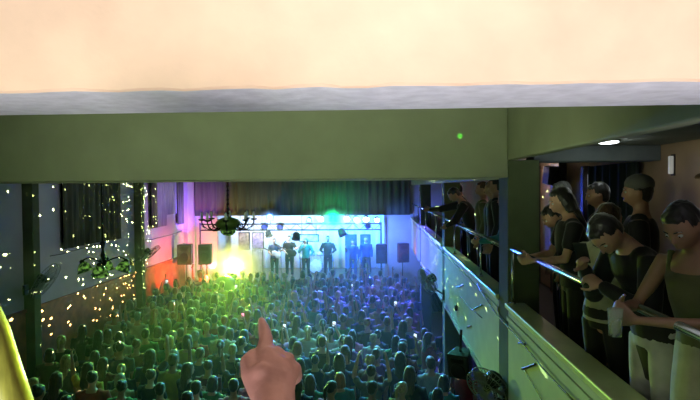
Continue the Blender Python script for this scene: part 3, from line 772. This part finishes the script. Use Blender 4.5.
def px_of(p):
    q = CM.inverted() @ V(p); return 350 + F * q.x / -q.z, 200 - F * q.y / -q.z
cand = []
rows = []
y = 7.6
while y < 18.9:
    x = XL + .48 + random.uniform(0, .4)
    while x < 1.9:
        X = x + random.uniform(-.09, .09); Y = y + random.uniform(-.13, .13)
        px, py = px_of((X, Y, 1.62)); qx, qy = px_of((X, Y, 1.3))
        ok = -8 < px < 470 and py < 402
        if X > 1.0 and (abs(Y - 10.4) < .6 or abs(Y - 16.1) < .6 or Y < 8.6 or Y > 14): ok = False
        if X > .95 and Y > 17.6: ok = False
        if X > XR - .2 and X < XR + .6 and Y > 12: ok = False
        if X < -5.2 and Y < 12.5 and random.random() < .35: ok = False
        if (V((X, Y)) - V((at(225, 289, 17.2).x, 17.2))).length < .42 : ok = False
        if ok: cand.append((X, Y))
        x += random.uniform(.46, .60)
    y += .56
print('crowd candidates', len(cand))
if len(cand) > 296:
    random.shuffle(cand)
    cand.sort(key=lambda c: 0 if c[1] < 15 else 1)
    keep = [c for c in cand if c[1] < 12.5]; rest = [c for c in cand if c[1] >= 12.5]
    random.shuffle(rest); cand = (keep + rest)[:296]
LATW = ['by left wall', 'under left drape', 'left of hand', 'past pointing finger', 'right of hand', 'below right gallery']
def lat(X, Y):
    px = px_of((X, Y, 1.6))[0]
    return 0 if px < 60 else 1 if px < 150 else 2 if px < 235 else 3 if px < 300 else 4 if px < 400 else 5
DEPW = ['nearest rows', 'near half', 'middle of hall', 'far half', 'next to stage']
def dep(Y): return 0 if Y < 9 else 1 if Y < 11.4 else 2 if Y < 14 else 3 if Y < 16.6 else 4
HW = {'short': 'short {c} hair', 'long': 'long {c} hair', 'bob': '{c} bob', 'bun': '{c} hair bun', 'pony': '{c} ponytail'}
PW = {'standing': 'standing', 'arms folded in': 'arms folded', 'right arm raised': 'right arm up', 'left arm raised': 'left arm up', 'both arms raised': 'both arms up', 'phone held up': 'holding phone'}
used = set(); phones = []
tops = ['black', 'black', 'black', 'white', 'grey', 'navy', 'red', 'pink', 'green', 'teal', 'purple', 'cream', 'maroon', 'denim', 'olive', 'yellow', 'white', 'navy']
for X, Y in sorted(cand, key=lambda c: c[1]):
    z = (dep(Y), lat(X, Y))
    for _ in range(400):
        pose = random.choices(list(POSES), (10, 6, 1.2, 1.2, .8, .3))[0]
        hair = random.choice(['short', 'short', 'short', 'long', 'long', 'bob', 'bun', 'pony']); hc = random.choices(['black', 'brown', 'blond', 'red', 'grey'], (6, 6, 2.4, 1, 1))[0]
        tc = random.choice(tops)
        if (z, hair, hc, tc) in used: continue
        used.add((z, hair, hc, tc)); break
    lb = 'person with %s, %s top, %s, %s, %s' % (HW[hair].format(c=hc), tc, PW[pose], DEPW[z[0]], LATW[z[1]])
    if len(lb.split()) > 16: print('LONG', len(lb.split()), lb)
    sc = random.uniform(.93, 1.07)
    rz = random.gauss(0, .28) + math.atan2(-( -3 - X), (20 - Y)) * .6 * -1
    o = crowd_person((X, Y, 0), rz, pose, random.choice([SKIN, SKIN, SKIN2, SKIN3]), hair, hc, tc, random.choice(['trousers', 'trousers', 'skirt']) if hair in ('long', 'bob', 'pony', 'bun') else 'trousers', random.choice(['black', 'denim', 'navy', 'grey']), sc, lb, 'crowd on the hall floor')
    if pose == 'phone held up':
        phones.append((o, X, Y, rz, sc, hc, tc, hair, z))
ZB = ['near', 'near', 'middle', 'far', 'far']
for i, (o, X, Y, rz, sc, hc, tc, hair, z) in enumerate(phones):
    Mx = Matrix.Translation((X, Y, 0)) @ Matrix.Rotation(rz, 4, 'Z') @ Matrix.Scale(sc, 4)
    p = Mx @ V((.03, .34, 1.73))
    r = empty('phone', p, rz)
    b = B(); box(b, (-.038, -.004, -.075), (.038, .004, .075)); obj('case', b, M_black, r, bevel=.003)
    b = B(); box(b, (-.032, -.0055, -.05), (.032, -.004, .05)); obj('screen', b, M_screenp if i % 7 == 3 else M_screenw, r)
    tag(r, 'lit phone held up by person with %s and %s top, %s' % (HW[hair].format(c=hc), tc, DEPW[z[0]]), 'phone', 'phones held up in the crowd')

# --- band
def on_stage(px, Y): p = at(px, 260, Y); return (p.x, Y, SZ)
def guitar(parent_loc, rz, c, label):
    r = empty('guitar', parent_loc, rz); r.rotation_euler = (0, -.45, rz)
    b = B(); loft(b, [((-.22, 0, 0), .10, .025), ((-.10, 0, 0), .15, .03), ((.0, 0, 0), .10, .03), ((.1, 0, 0), .12, .028), ((.16, 0, 0), .06, .02)], side=(0, 0, 1), n=18); obj('guitar_body', b, c, r, True)
    b = B(); box(b, (.12, -.02, -.022), (.62, .0, .022)); obj('neck', b, M_wood, r)
    b = B(); box(b, (.62, -.018, -.04), (.76, .0, .045)); obj('headstock', b, M_black, r)
    return tag(r, label, 'guitar')
gp = dict(R=((.27, .0, 1.14), (.10, .24, 1.04)), L=((-.30, .12, 1.18), (-.42, .30, 1.25)), curl=.8)
figure(on_stage(274.5, 22.2), PI, dict(gp), SKIN, 'short', 'black', 'tee', 'navy', 'trousers', 'black', 'guitarist in dark blue, leftmost performer standing on the stage', 'band on stage', .94)
p = on_stage(276, 21.9); guitar((p[0], 21.88, SZ + 1.02), PI, mat('pale guitar lacquer', (.6, .65, .8), .2), 'pale electric guitar held by the leftmost performer')
figure(on_stage(289.5, 22.3), PI, dict(gp), SKIN3, 'short', 'brown', 'tee', 'black', 'trousers', 'black', 'tall guitarist in black, second performer from the left on stage', 'band on stage', 1.0)
p = on_stage(291, 22); guitar((p[0], 21.98, SZ + 1.08), PI, M_black, 'black bass guitar held by the second performer')
figure(on_stage(306, 22.0), PI, dict(R=((.28, .12, 1.16), (.06, .24, 1.36)), L=((-.30, .06, 1.14), (-.22, .2, 1.0))), SKIN, 'long', 'black', 'long', 'teal', 'trousers', 'black', 'singer in dark teal long sleeves, centre of the stage', 'band on stage', .95)
figure(on_stage(328, 22.2), PI, dict(R=((.30, .0, 1.15), (.2, .2, 1.05)), L=((-.30, .0, 1.15), (-.2, .2, 1.05))), SKIN2, 'short', 'black', 'long', 'black', 'trousers', 'black', 'broad performer in black standing right of the singer', 'band on stage', 1.0)
figure(on_stage(353, 22.0), PI, dict(R=((.28, .1, 1.2), (.3, .3, 1.4))), SKIN, 'bob', 'black', 'long', 'navy', 'trousers', 'navy', 'blue lit performer before the left dark blue panel', 'band on stage', .92)
figure(on_stage(366, 22.2), PI, dict(), SKIN, 'short', 'black', 'long', 'navy', 'trousers', 'black', 'rightmost performer on the stage, dressed in navy', 'band on stage', .98)
for px, lb in ((300, 'microphone stand in front of the singer'), (324, 'microphone stand before the broad performer'), (281, 'microphone stand between the two guitarists')):
    r = empty('microphone_stand', on_stage(px, 21.5)); 
    b = B(); tube(b, [(0, 0, .02), (0, 0, 1.35)], .012); tube(b, [(0, 0, 1.35), (.1, .22, 1.5)], .01); obj('pole', b, M_iron, r)
    b = B(); lathe(b, [(.16, 0), (.16, .02), (.02, .03)]); obj('base', b, M_iron, r)
    b = B(); cap(b, (.1, .22, 1.5), (.14, .32, 1.54), .018, .028); obj('microphone', b, M_black, r, True)
    tag(r, lb, 'microphone stand')
# drum kit between performers
pd = on_stage(316, 23.4)
r = empty('drum_kit', pd)
M_dr = mat('drum shell', (.5, .5, .6), .25); M_sk = mat('drum skin', (.8, .8, .85), .5)
M = Matrix.Rotation(PI / 2, 3, 'X')
b = B(); lathe(b, [(.29, -.2), (.29, .2)], (0, 0, .3), 28, M); bd = obj('bass_drum', b, M_dr, r, True)
b = B(); lathe(b, [(.27, .2), (.27, .206)], (0, 0, .3), 28, M); obj('drum_skin', b, M_sk, bd)
for x, z, q in ((-.2, .75, .16), (.2, .75, .17), (.55, .5, .22), (-.55, .6, .18)):
    b = B(); lathe(b, [(q, 0), (q, .2)], (x, 0, z), 24); tube(b, [(x, .03, 0), (x, .03, z)], .014); obj('tom_drum', b, M_dr, r, True)
for x, z in ((-.7, 1.15), (.75, 1.2)):
    b = B(); lathe(b, [(.22, 0), (.04, .02), (.02, .04)], (x, .1, z), 24); tube(b, [(x, .1, 0), (x, .1, z)], .012); obj('cymbal', b, mat('brass cymbal', (.6, .45, .15), .3, metal=1), r, True)
tag(r, 'drum kit behind the singer in the middle of the stage', 'drum kit')

# --- gallery people
def gp_loc(px, Y): p = at(px, 190, Y); return (p.x, Y, GF)
LEFT = PI / 2          # facing -X, towards the hall
# woman at the right edge
figure((1.56, 2.60, GF), LEFT + .35, dict(fem=1, lean=.22, nod=.35, turn=.15, L=((-.28, .22, 1.14), (.0, .47, 1.13)), R=((.27, .20, 1.13), (.15, .42, 1.16)), curl=.9, palmR=(-1, 0, 0)),
       SKIN2, 'short', 'black', 'tank', 'olive', 'skirt', 'cream', 'woman in olive top and cream skirt leaning over the rail at the right edge', 'people in the gallery', .93, hem=.95)
# brown cap behind
p = gp_loc(694, 3.25)
P = dict(nod=.1, turn=.1)
f = figure((2.10, 3.35, GF), LEFT + .1, P, SKIN2, None, 'black', 'tee', 'brown', 'trousers', 'black', 'person in a brown peaked cap behind the woman at the right edge', 'people in the gallery', 1.035, face=False)
obj('cap', capmesh(P), mat('brown cap felt', (.16, .09, .05), .8), f)
# black top, bending over with face down
f = figure((1.52, 3.02, GF), LEFT + .15, dict(lean=.26, hunch=.30, nod=.45, turn=.25, R=((.26, .24, 1.10), (.12, .38, 1.28)), L=((-.25, .22, 1.08), (-.04, .36, 1.20)), curl=.9),
       SKIN, 'short', 'black', 'long', 'black', 'trousers', 'white', 'person in black top and white trousers bending over the rail with a phone', 'people in the gallery', .93, hem=.64)
# tall man in black with cap
P = dict(turn=.1)
f = figure((1.94, 4.1, GF), LEFT - .5, P, SKIN2, 'short', 'black', 'long', 'black', 'trousers', 'black', 'tall person in black with a grey cap, head highest in the gallery', 'people in the gallery', .99)
b = B(); Hd = skeleton(P)[2]; ell(b, Hd @ V((0, -.012, .062)), (.090, .104, .078), Hd.to_3x3()); obj('beanie', remesh(b, .008, 2), mat('grey cap cloth', (.11, .11, .11), .7), f)
# cream top
figure((1.50, 3.62, GF), -LEFT + .5, dict(fem=1, nod=.1, R=((.25, .08, 1.13), (.08, .25, 1.20)), L=((-.25, .08, 1.13), (-.08, .25, 1.22))), SKIN, 'bob', 'brown', 'long', 'cream', 'trousers', 'black', 'person with brown hair and cream long sleeved top, back against the rail', 'people in the gallery', .885)
figure((1.62, 4.5, GF), LEFT - .1, dict(fem=1, lean=.12, nod=.2, L=((-.26, .15, 1.13), (-.12, .38, 1.10)), R=((.26, .15, 1.12), (.12, .38, 1.10)), curl=.7), SKIN, 'long', 'black', 'tee', 'black', 'trousers', 'black', 'woman with long dark hair and dark clothes left of the cream top', 'people in the gallery', .955)
figure((2.0, 4.95, GF), LEFT - .2, dict(nod=.1), SKIN2, 'short', 'black', 'tee', 'black', 'trousers', 'black', 'dark haired person standing between the long haired woman and the tall one', 'people in the gallery', .97)
figure((1.86, 5.5, GF), LEFT - .1, dict(nod=.1, turn=.2), SKIN, 'short', 'grey', 'tee', 'grey', 'trousers', 'black', 'grey haired person in front of the pink lit wall patch', 'people in the gallery', .98)
figure((1.72, 4.86, GF), LEFT, dict(lean=.15, hunch=.15, nod=.3), SKIN, 'pony', 'black', 'long', 'black', 'trousers', 'black', 'person with a dark ponytail and black sleeves beside the big column', 'people in the gallery', .88)
# phone of the bending person and glass of the woman
Mx = Matrix.Translation((1.52, 3.02, GF)) @ Matrix.Rotation(LEFT + .15, 4, 'Z') @ Matrix.Scale(.93, 4)
p = Mx @ V((.06, .43, 1.38))
r = empty('phone', p, LEFT)
r.rotation_euler = (-.6, 0, LEFT + .9)
b = B(); box(b, (-.036, -.004, -.07), (.036, .004, .07)); obj('case', b, M_black, r, bevel=.003)
b = B(); box(b, (-.014, -.0058, .02), (.016, -.0042, .06)); obj('screen', b, M_screenc, r)
tag(r, 'phone with small cyan glow held by the bending person in black', 'phone')
Mx = Matrix.Translation((1.56, 2.60, GF)) @ Matrix.Rotation(LEFT + .35, 4, 'Z') @ Matrix.Scale(.93, 4)
p = Mx @ V((.0, .60, 1.12))
r = empty('drinking_glass', p)
b = B(); lathe(b, [(.026, -.05), (.033, .07), (.030, .07), (.024, -.04)], n=18); obj('tumbler', b, mat('clear glass', (.6, .7, .65), .08, alpha=.35), r, True)
b = B(); lathe(b, [(.0235, -.038), (.027, .02)], n=18); obj('drink', b, mat('pale drink', (.5, .45, .3), .2), r, True)
tag(r, 'small glass of drink held by the woman in the cream skirt', 'glass')
# mid gallery, beyond the big column
mid = [(461, 7.6, 'short', 'black', 'black', {}, 'dark haired person left of three heads seen through the gap past the big column', 1.0),
       (469, 8.3, 'short', 'brown', 'olive', {}, 'person in olive in the middle of the three heads past the big column', 1.0),
       (483, 7.4, 'short', 'black', 'black', {}, 'person in black, right and highest of the heads past the big column', 1.03),
       (493, 6.5, 'long', 'brown', 'teal', dict(lean=.1, L=((-.26, .15, 1.13), (-.12, .40, 1.08))), 'person in pale blue green top next to the big column, beyond it', .93)]
for px, Y, h, hc, tc, P, lb, sc in mid:
    q = gp_loc(px, Y); figure((max(q[0], 1.6), Y, GF), LEFT - .2, P, SKIN2, h, hc, 'long', tc, 'trousers', 'black', lb, 'people in the gallery', sc, face=False)
# person reaching out over the rail
figure((1.58, 9.0, GF), LEFT, dict(lean=.35, hunch=.15, nod=.2, R=((.32, .5, 1.28), (.55, .66, 1.26)), L=((-.2, .34, 1.10), (-.1, .45, 1.02))), SKIN2, 'short', 'black', 'long', 'black', 'trousers', 'black', 'person in black stretching an arm out over the rail before the second column', 'people in the gallery', 1.0, face=False)
figure((1.95, 12.2, GF), LEFT, dict(lean=.2), SKIN2, 'short', 'black', 'tee', 'black', 'trousers', 'black', 'person in black between the second and third gallery columns', 'people in the gallery', 1.0, face=False)
figure((1.62, 17.6, GF), LEFT, dict(lean=.25), SKIN2, 'short', 'black', 'tee', 'black', 'trousers', 'black', 'furthest gallery person, beyond the third column', 'people in the gallery', 1.0, face=False)

# --- pointing arm in front of the viewer
bm = B()
A = lambda x, y, Y: at(x, y, Y)
w = A(273, 406, .66)
loft(bm, [(A(290, 620, .36), .042, .038), (A(284, 500, .50), .036, .032), (A(280, 440, .60), .027, .023), (A(277, 408, .66), .0235, .020), (A(274, 394, .685), .0275, .020), (A(272, 380, .705), .033, .020), (A(270, 367, .722), .029, .018), (A(268, 357, .735), .016, .015)], side=(1, 0, 0), n=24)
def chain(pts, rr, n=14):
    for i in range(len(pts) - 1): cap(bm, pts[i], pts[i + 1], rr[i], rr[i + 1], n)
chain([A(266, 374, .715), A(265, 354, .745), A(266, 339, .775), A(264, 329, .80), A(262, 321.5, .82)], [.017, .0138, .0104, .0090, .0062])
chain([A(273, 366, .725), A(276, 354, .75), A(279, 360, .79), A(276, 364, .77)], [.0165, .0120, .011, .010])
chain([A(281, 370, .722), A(287, 360, .75), A(290, 368, .78), A(286, 371, .765)], [.0165, .0118, .0105, .0095])
chain([A(286, 378, .712), A(294, 369, .738), A(296, 377, .76), A(292, 380, .755)], [.0155, .0108, .0095, .009])
chain([A(262, 392, .69), A(251, 375, .705), A(247.5, 362, .725), A(253, 355, .745)], [.018, .0135, .0108, .009])
ell(bm, A(262, 380, .700), (.020, .017, .024)); ell(bm, A(283, 385, .70), (.017, .016, .022))
hand = obj('person', remesh(bm, .0028, 4), mat('hand skin', (.66, .33, .27), .5, var=.10, scale=30, bump=.15))
tag(hand, 'bare hand and forearm of the viewer pointing one finger at the stage', 'person')
b = B(); pn = A(261.6, 321.2, .8285); ell(b, pn, (.0055, .003, .0065)); obj('fingernail', b, mat('nail', (.75, .5, .42), .25), hand, True)

# --- person with blond hair at the left edge
P = dict(fem=1, nod=.05, turn=-.3, R=((.27, .02, 1.15), (.20, .25, 1.05)))
fx = figure((-.86, .98, GF), -.25, P, SKIN3, 'long', 'blond', 'tank', 'yellow', 'trousers', 'black', 'blond person in yellow top close by at the left edge', None, .88)
Mi = (Matrix.Translation((-.86, .98, GF)) @ Matrix.Rotation(-.25, 4, 'Z') @ Matrix.Scale(.88, 4)).inverted()
b = B()
loft(b, [(Mi @ at(x, y, .90), q, .035) for x, y, q in ((-70, 275, .02), (-50, 285, .03), (-24, 305, .04), (-10, 335, .04), (2, 370, .035), (14, 405, .035), (24, 440, .03), (30, 475, .012))], side=(1, 0, 0), n=18)
obj('hair_lock', remesh(b, .006, 2), mat('lime lit blond hair', (.62, .66, .10), .4, stretch=(14, 14, 1), var=.3), fx)  # lime tint carries the yellow-green light on the lock

# ------------------------------------------------------------------ haze
b = B(); box(b, (XL + .3, 7.2, .05), (XR - .08, 19.15, EYE - 1.15))
m = bpy.data.materials.new('green haze'); m.use_nodes = True; nt = m.node_tree
nt.nodes.clear(); out = nt.nodes.new('ShaderNodeOutputMaterial'); vs_ = nt.nodes.new('ShaderNodeVolumeScatter')
vs_.inputs['Density'].default_value = .010; vs_.inputs['Anisotropy'].default_value = .35; vs_.inputs['Color'].default_value = (.9, 1, .9, 1)
nt.links.new(vs_.outputs[0], out.inputs['Volume'])
hz_ = tag(obj('haze', b, m), 'thin stage haze filling the hall', 'haze', kind='stuff')

# ------------------------------------------------------------------ light
W = bpy.data.worlds.new('world'); S.world = W; W.use_nodes = True
W.node_tree.nodes['Background'].inputs[0].default_value = (.25, .4, .25, 1); W.node_tree.nodes['Background'].inputs[1].default_value = .004
def aim(o, target):
    d = V(target) - o.location; o.rotation_euler = d.to_track_quat('-Z', 'Y').to_euler()
def spot(name, loc, target, col, power, size=60, blend=.6, r=.1):
    l = bpy.data.lights.new(name, 'SPOT'); l.color = col; l.energy = power; l.spot_size = math.radians(size); l.spot_blend = blend; l.shadow_soft_size = r
    o = bpy.data.objects.new(name, l); C.objects.link(o); o.location = loc; aim(o, target); return o
def area(name, loc, target, col, power, sx, sy):
    l = bpy.data.lights.new(name, 'AREA'); l.shape = 'RECTANGLE'; l.size = sx; l.size_y = sy; l.color = col; l.energy = power
    o = bpy.data.objects.new(name, l); C.objects.link(o); o.location = loc; aim(o, target); return o
def point(name, loc, col, power, r=.1):
    l = bpy.data.lights.new(name, 'POINT'); l.color = col; l.energy = power; l.shadow_soft_size = r
    o = bpy.data.objects.new(name, l); C.objects.link(o); o.location = loc; return o
# unseen fill spots added behind the viewer, aimed up at the header
for x in (-1.3, 1.25):
    spot('header_fill', (x, -.9, EYE - 1.2), (x * .55, 1.62, EYE + 1.25), (1, .93, .96), 450 if x < 0 else 560, 56, .8, .45)
area('beam_fill', (-1.2, 2.45, EYE - .2), (-1.2, 5.3, EYE + .75), (.88, 1, .68), 13, 4.4, .1).data.spread = math.radians(75)  # unseen strip added to brighten the cross beam
spot('hand_fill', (.35, -.9, EYE + .55), (-.14, .72, EYE - .27), (1, .88, .82), 30, 16, .8, .05)  # unseen spot added for the pointing hand
spot('beam_side_fill', (-1.8, 3.3, EYE - .05), (XR, 3.9, EYE + .9), (.9, 1, .62), 70, 60, .8, .1)  # unseen spot added to lift the side beam face
# stage wash
area('wash_white', (-4.6, 21.2, EYE - .9), (-4.6, 24.9, 2.8), (1, .98, 1), 190, 2.0, .4)
area('wash_cyan', (-2.3, 21.2, EYE - .9), (-2.0, 24.9, 2.8), (.05, .7, 1), 300, 1.4, .4)
area('wash_blue', (-.3, 21.2, EYE - .9), (0, 24.9, 2.6), (.02, .15, 1), 800, 1.2, .4)
# yellow dazzler
pp = pl + lampdir * .06
spot('dazzler', pp, pl + lampdir * 5, (1, .95, .10), 900, 44, 1, .12)
point('dazzler_glow', pl + V((0, -.3, .0)), (1, .97, .2), 1400, .1)  # bare point added to spread the glare into a halo
spot('dazzler_down', pp + V((0, -.9, .3)), (-3.6, 13, 1.6), (.5, 1, .05), 6500, 36, 1, .08)
# truss lights on the crowd
def tl(px, col, pw, target, size=55): spot('truss_spot', at(px, 219, Yt - .35), target, col, pw, size, .7, .06)
tl(333, (.0, 1, .38), 900, (-1.2, 9, 1.2), 50)
tl(321, (.2, .8, 1), 160, (-2.5, 10, 1), 50)
tl(347, (.15, .5, 1), 200, (-.5, 12, 1), 50)
tl(356, (.03, .08, 1), 3400, (.3, 15, 1.4), 70)
tl(366, (.1, .2, 1), 300, (.3, 12, 1), 50)
tl(377, (.06, .1, 1), 900, (.8, 14, 2.2), 60)
tl(270, (.15, .4, 1), 420, (-4.5, 12, 1), 50)
# unseen spots added to rim the heads from above and beyond
spot('rim_spot', (-.8, 14.2, 6.2), (-1.0, 9.0, 1.4), (.15, .9, .75), 2200, 62, .8, .06)
spot('rim_spot', (-3.4, 15.0, 6.2), (-3.4, 10.5, 1.4), (.25, 1, .35), 750, 50, .8, .06)
spot('rim_spot', (-.2, 18.0, 6.2), (-.2, 14.0, 1.4), (.10, .09, 1), 5500, 62, .8, .06)
spot('green_wash', (-4.6, 18.4, 5.6), (-3.6, 9.5, 1.4), (.2, 1, .06), 2000, 50, .8, .1)
# magenta and violet on the left wall, red at the dado
spot('violet_wash', (-6.2, 18.6, 2.9), (XL, 20.0, 4.6), (.22, .08, 1), 420, 80, .7, .05)
spot('magenta_wash', (-5.0, 16.8, 3.9), (-7.2, 17.8, 3.7), (.75, .4, 1), 130, 100, .8, .05)
spot('red_wash', (-5.9, 18.9, 1.9), (-6.7, 20.4, 2.7), (1, .10, .25), 520, 110, .8, .05)
spot('red_wash_wall', (-5.4, 17.6, 1.9), (XL, 17.8, 1.9), (1, .09, .04), 420, 100, .9, .05)
spot('wall_soft', (-2.2, 9.5, 4.3), (XL, 12.4, 4.0), (.85, .8, 1), 75, 60, 1, .2)  # unseen soft spot added to brighten the near left wall
# violet on the far gallery bay, cyan along the parapets
spot('violet_right', (-.6, 18.2, 3.0), (XR, 18.4, 3.0), (.35, .15, 1), 60, 110, .8, .05)
spot('cyan_right', (-1.6, 16.5, 3.0), (XR, 10.5, 3.1), (.3, .8, 1), 160, 45, .8, .05)
spot('green_right', (-1.6, 6.4, 2.3), (XR, 7.6, 3.0), (.5, .8, .45), 18, 95, .9, .1)
spot('olive_right', (-1.4, 2.6, 3.1), (XR, 4.0, 3.2), (.85, .85, .25), 15, 80, .9, .1)
spot('pink_under', (.2, 18.4, 2.6), (2.4, 18.6, 2.0), (1, .2, .35), 60, 80, .8, .05)
spot('rail_fill', (.4, 2.2, EYE - .35), (1.6, 3.5, EYE - .7), (.8, .95, .5), 1.5, 80, .9, .1)  # unseen weak fill added for the cream top at the rail
spot('skirt_fill', (.2, 1.5, EYE - .6), (1.62, 2.62, EYE - .98), (.95, .95, .65), 6, 44, .9, .1)  # unseen fill added to lift the pale skirt
# visible gallery ceiling lamp, then added unseen fills
point('gallery_lamp', at(608, 144, 4.85) + V((0, 0, -.06)), (.85, .95, .9), 1.0, .05)
spot('gallery_far', (2.2, 12.5, ZC - .1), (2.7, 11.5, EYE - .3), (1, .75, .6), 14, 140, .8, .05)
point('gallery_pink', (2.4, 8.6, EYE + .3), (1, .7, .55), 5, .05)
area('rear_ambience', (-1.5, 1.0, EYE + .2), (-2, 10, EYE - 1.5), (.45, .75, .4), 2.5, 2.5, .5)

spot('hair_fill', (.1, 3.2, EYE - .1), at(0, 370, .9), (.72, 1, .04), 260, 16, .7, .05)  # unseen spot added to light the blond lock
for px, c, w in ((333, (0, 1, .3), 150), (347, (.5, .8, 1), 8), (358, (.2, .5, 1), 10), (368, (.5, .7, 1), 8), (377, (.3, .5, 1), 7), (318, (.5, .9, 1), 8), (305, (.5, .9, 1), 2), (270, (.1, .35, 1), 30)):
    point('truss_glow', at(px, 219, Yt - .4), c, w, .05)  # bare points added inside the puffs to make halos
spot('blue_wall', (-.2, 19.3, 3.2), (.8, YB, 2.8), (.08, .2, 1), 260, 120, .8, .05)
# smoke puffs around the strongest lamps, volumes added to imitate lens bloom
def puff(name, c, r, dens, label):
    b = B(); ell(b, (0, 0, 0), r, seg=24, rings=16)
    m = bpy.data.materials.new(name); m.use_nodes = True; nt = m.node_tree; nt.nodes.clear()
    out = nt.nodes.new('ShaderNodeOutputMaterial'); vs = nt.nodes.new('ShaderNodeVolumeScatter'); vs.inputs['Anisotropy'].default_value = .0
    tc = nt.nodes.new('ShaderNodeTexCoord'); mp = nt.nodes.new('ShaderNodeMapping'); mp.inputs['Scale'].default_value = (1 / r[0], 1 / r[1], 1 / r[2])
    nt.links.new(tc.outputs['Object'], mp.inputs['Vector'])
    gr = nt.nodes.new('ShaderNodeTexGradient'); gr.gradient_type = 'SPHERICAL'; nt.links.new(mp.outputs[0], gr.inputs[0])
    pw = nt.nodes.new('ShaderNodeMath'); pw.operation = 'POWER'; pw.inputs[1].default_value = 2; nt.links.new(gr.outputs['Fac'], pw.inputs[0])
    mu = nt.nodes.new('ShaderNodeMath'); mu.operation = 'MULTIPLY'; mu.inputs[1].default_value = dens; nt.links.new(pw.outputs[0], mu.inputs[0])
    nt.links.new(mu.outputs[0], vs.inputs['Density']); nt.links.new(vs.outputs[0], out.inputs['Volume'])
    o = obj(name, b, m); o.location = c
    return tag(o, label, 'bloom', kind='stuff')
puff('bloom', pl + V((0, -.35, 0)), (1.4, .9, 1.25), 9, 'added yellow smoke around the dazzling lamp')
puff('bloom', at(338, 219, Yt - .4), (2.0, .45, .42), 3, 'added smoke along the lit right part of the truss')
puff('bloom', at(333, 219, Yt - .42), (.55, .35, .5), 9, 'added round puff of green smoke at the dazzling green truss lamp')
puff('bloom', at(270, 217, Yt - .4), (.6, .35, .35), 3, 'added small puff of blue smoke at the left truss lamp')

# laser star projector beside the stage: real projected dots
def star(name, loc, target, col, power, scale, thr, size=120, keep=.5):
    o = spot(name, loc, target, col, power, size, .1, .0)
    l = o.data; l.use_nodes = True; nt = l.node_tree
    em = nt.nodes['Emission']
    tc = nt.nodes.new('ShaderNodeTexCoord')
    vm = nt.nodes.new('ShaderNodeVectorMath'); vm.operation = 'NORMALIZE'; nt.links.new(tc.outputs['Normal'], vm.inputs[0])
    vo = nt.nodes.new('ShaderNodeTexVoronoi'); vo.inputs['Scale'].default_value = scale; nt.links.new(vm.outputs[0], vo.inputs['Vector'])
    lt = nt.nodes.new('ShaderNodeMath'); lt.operation = 'LESS_THAN'; lt.inputs[1].default_value = thr; nt.links.new(vo.outputs['Distance'], lt.inputs[0])
    sp = nt.nodes.new('ShaderNodeSeparateColor'); nt.links.new(vo.outputs['Color'], sp.inputs[0])
    gt = nt.nodes.new('ShaderNodeMath'); gt.operation = 'GREATER_THAN'; gt.inputs[1].default_value = 1 - keep; nt.links.new(sp.outputs[0], gt.inputs[0])
    mu = nt.nodes.new('ShaderNodeMath'); mu.operation = 'MULTIPLY'; nt.links.new(lt.outputs[0], mu.inputs[0]); nt.links.new(gt.outputs[0], mu.inputs[1])
    nt.links.new(mu.outputs[0], em.inputs['Strength'])
    return o
star('star_projector', pl + V((2.2, -1.6, 1.2)), (-7, 13, EYE - .15), (.9, 1, .4), 60000, 52, .18, 80, .62)
star('star_projector_right', (-1.6, 15.5, 4.9), (XR, 8.0, 3.0), (.7, 1, .4), 22000, 60, .15, 64, .9)
l = spot('laser_pointer', (.5, 2.3, EYE - .3), at(460, 136, 5.26), (.1, 1, .05), 700, 1.0, .3, .0)
print('objects', len(bpy.data.objects))
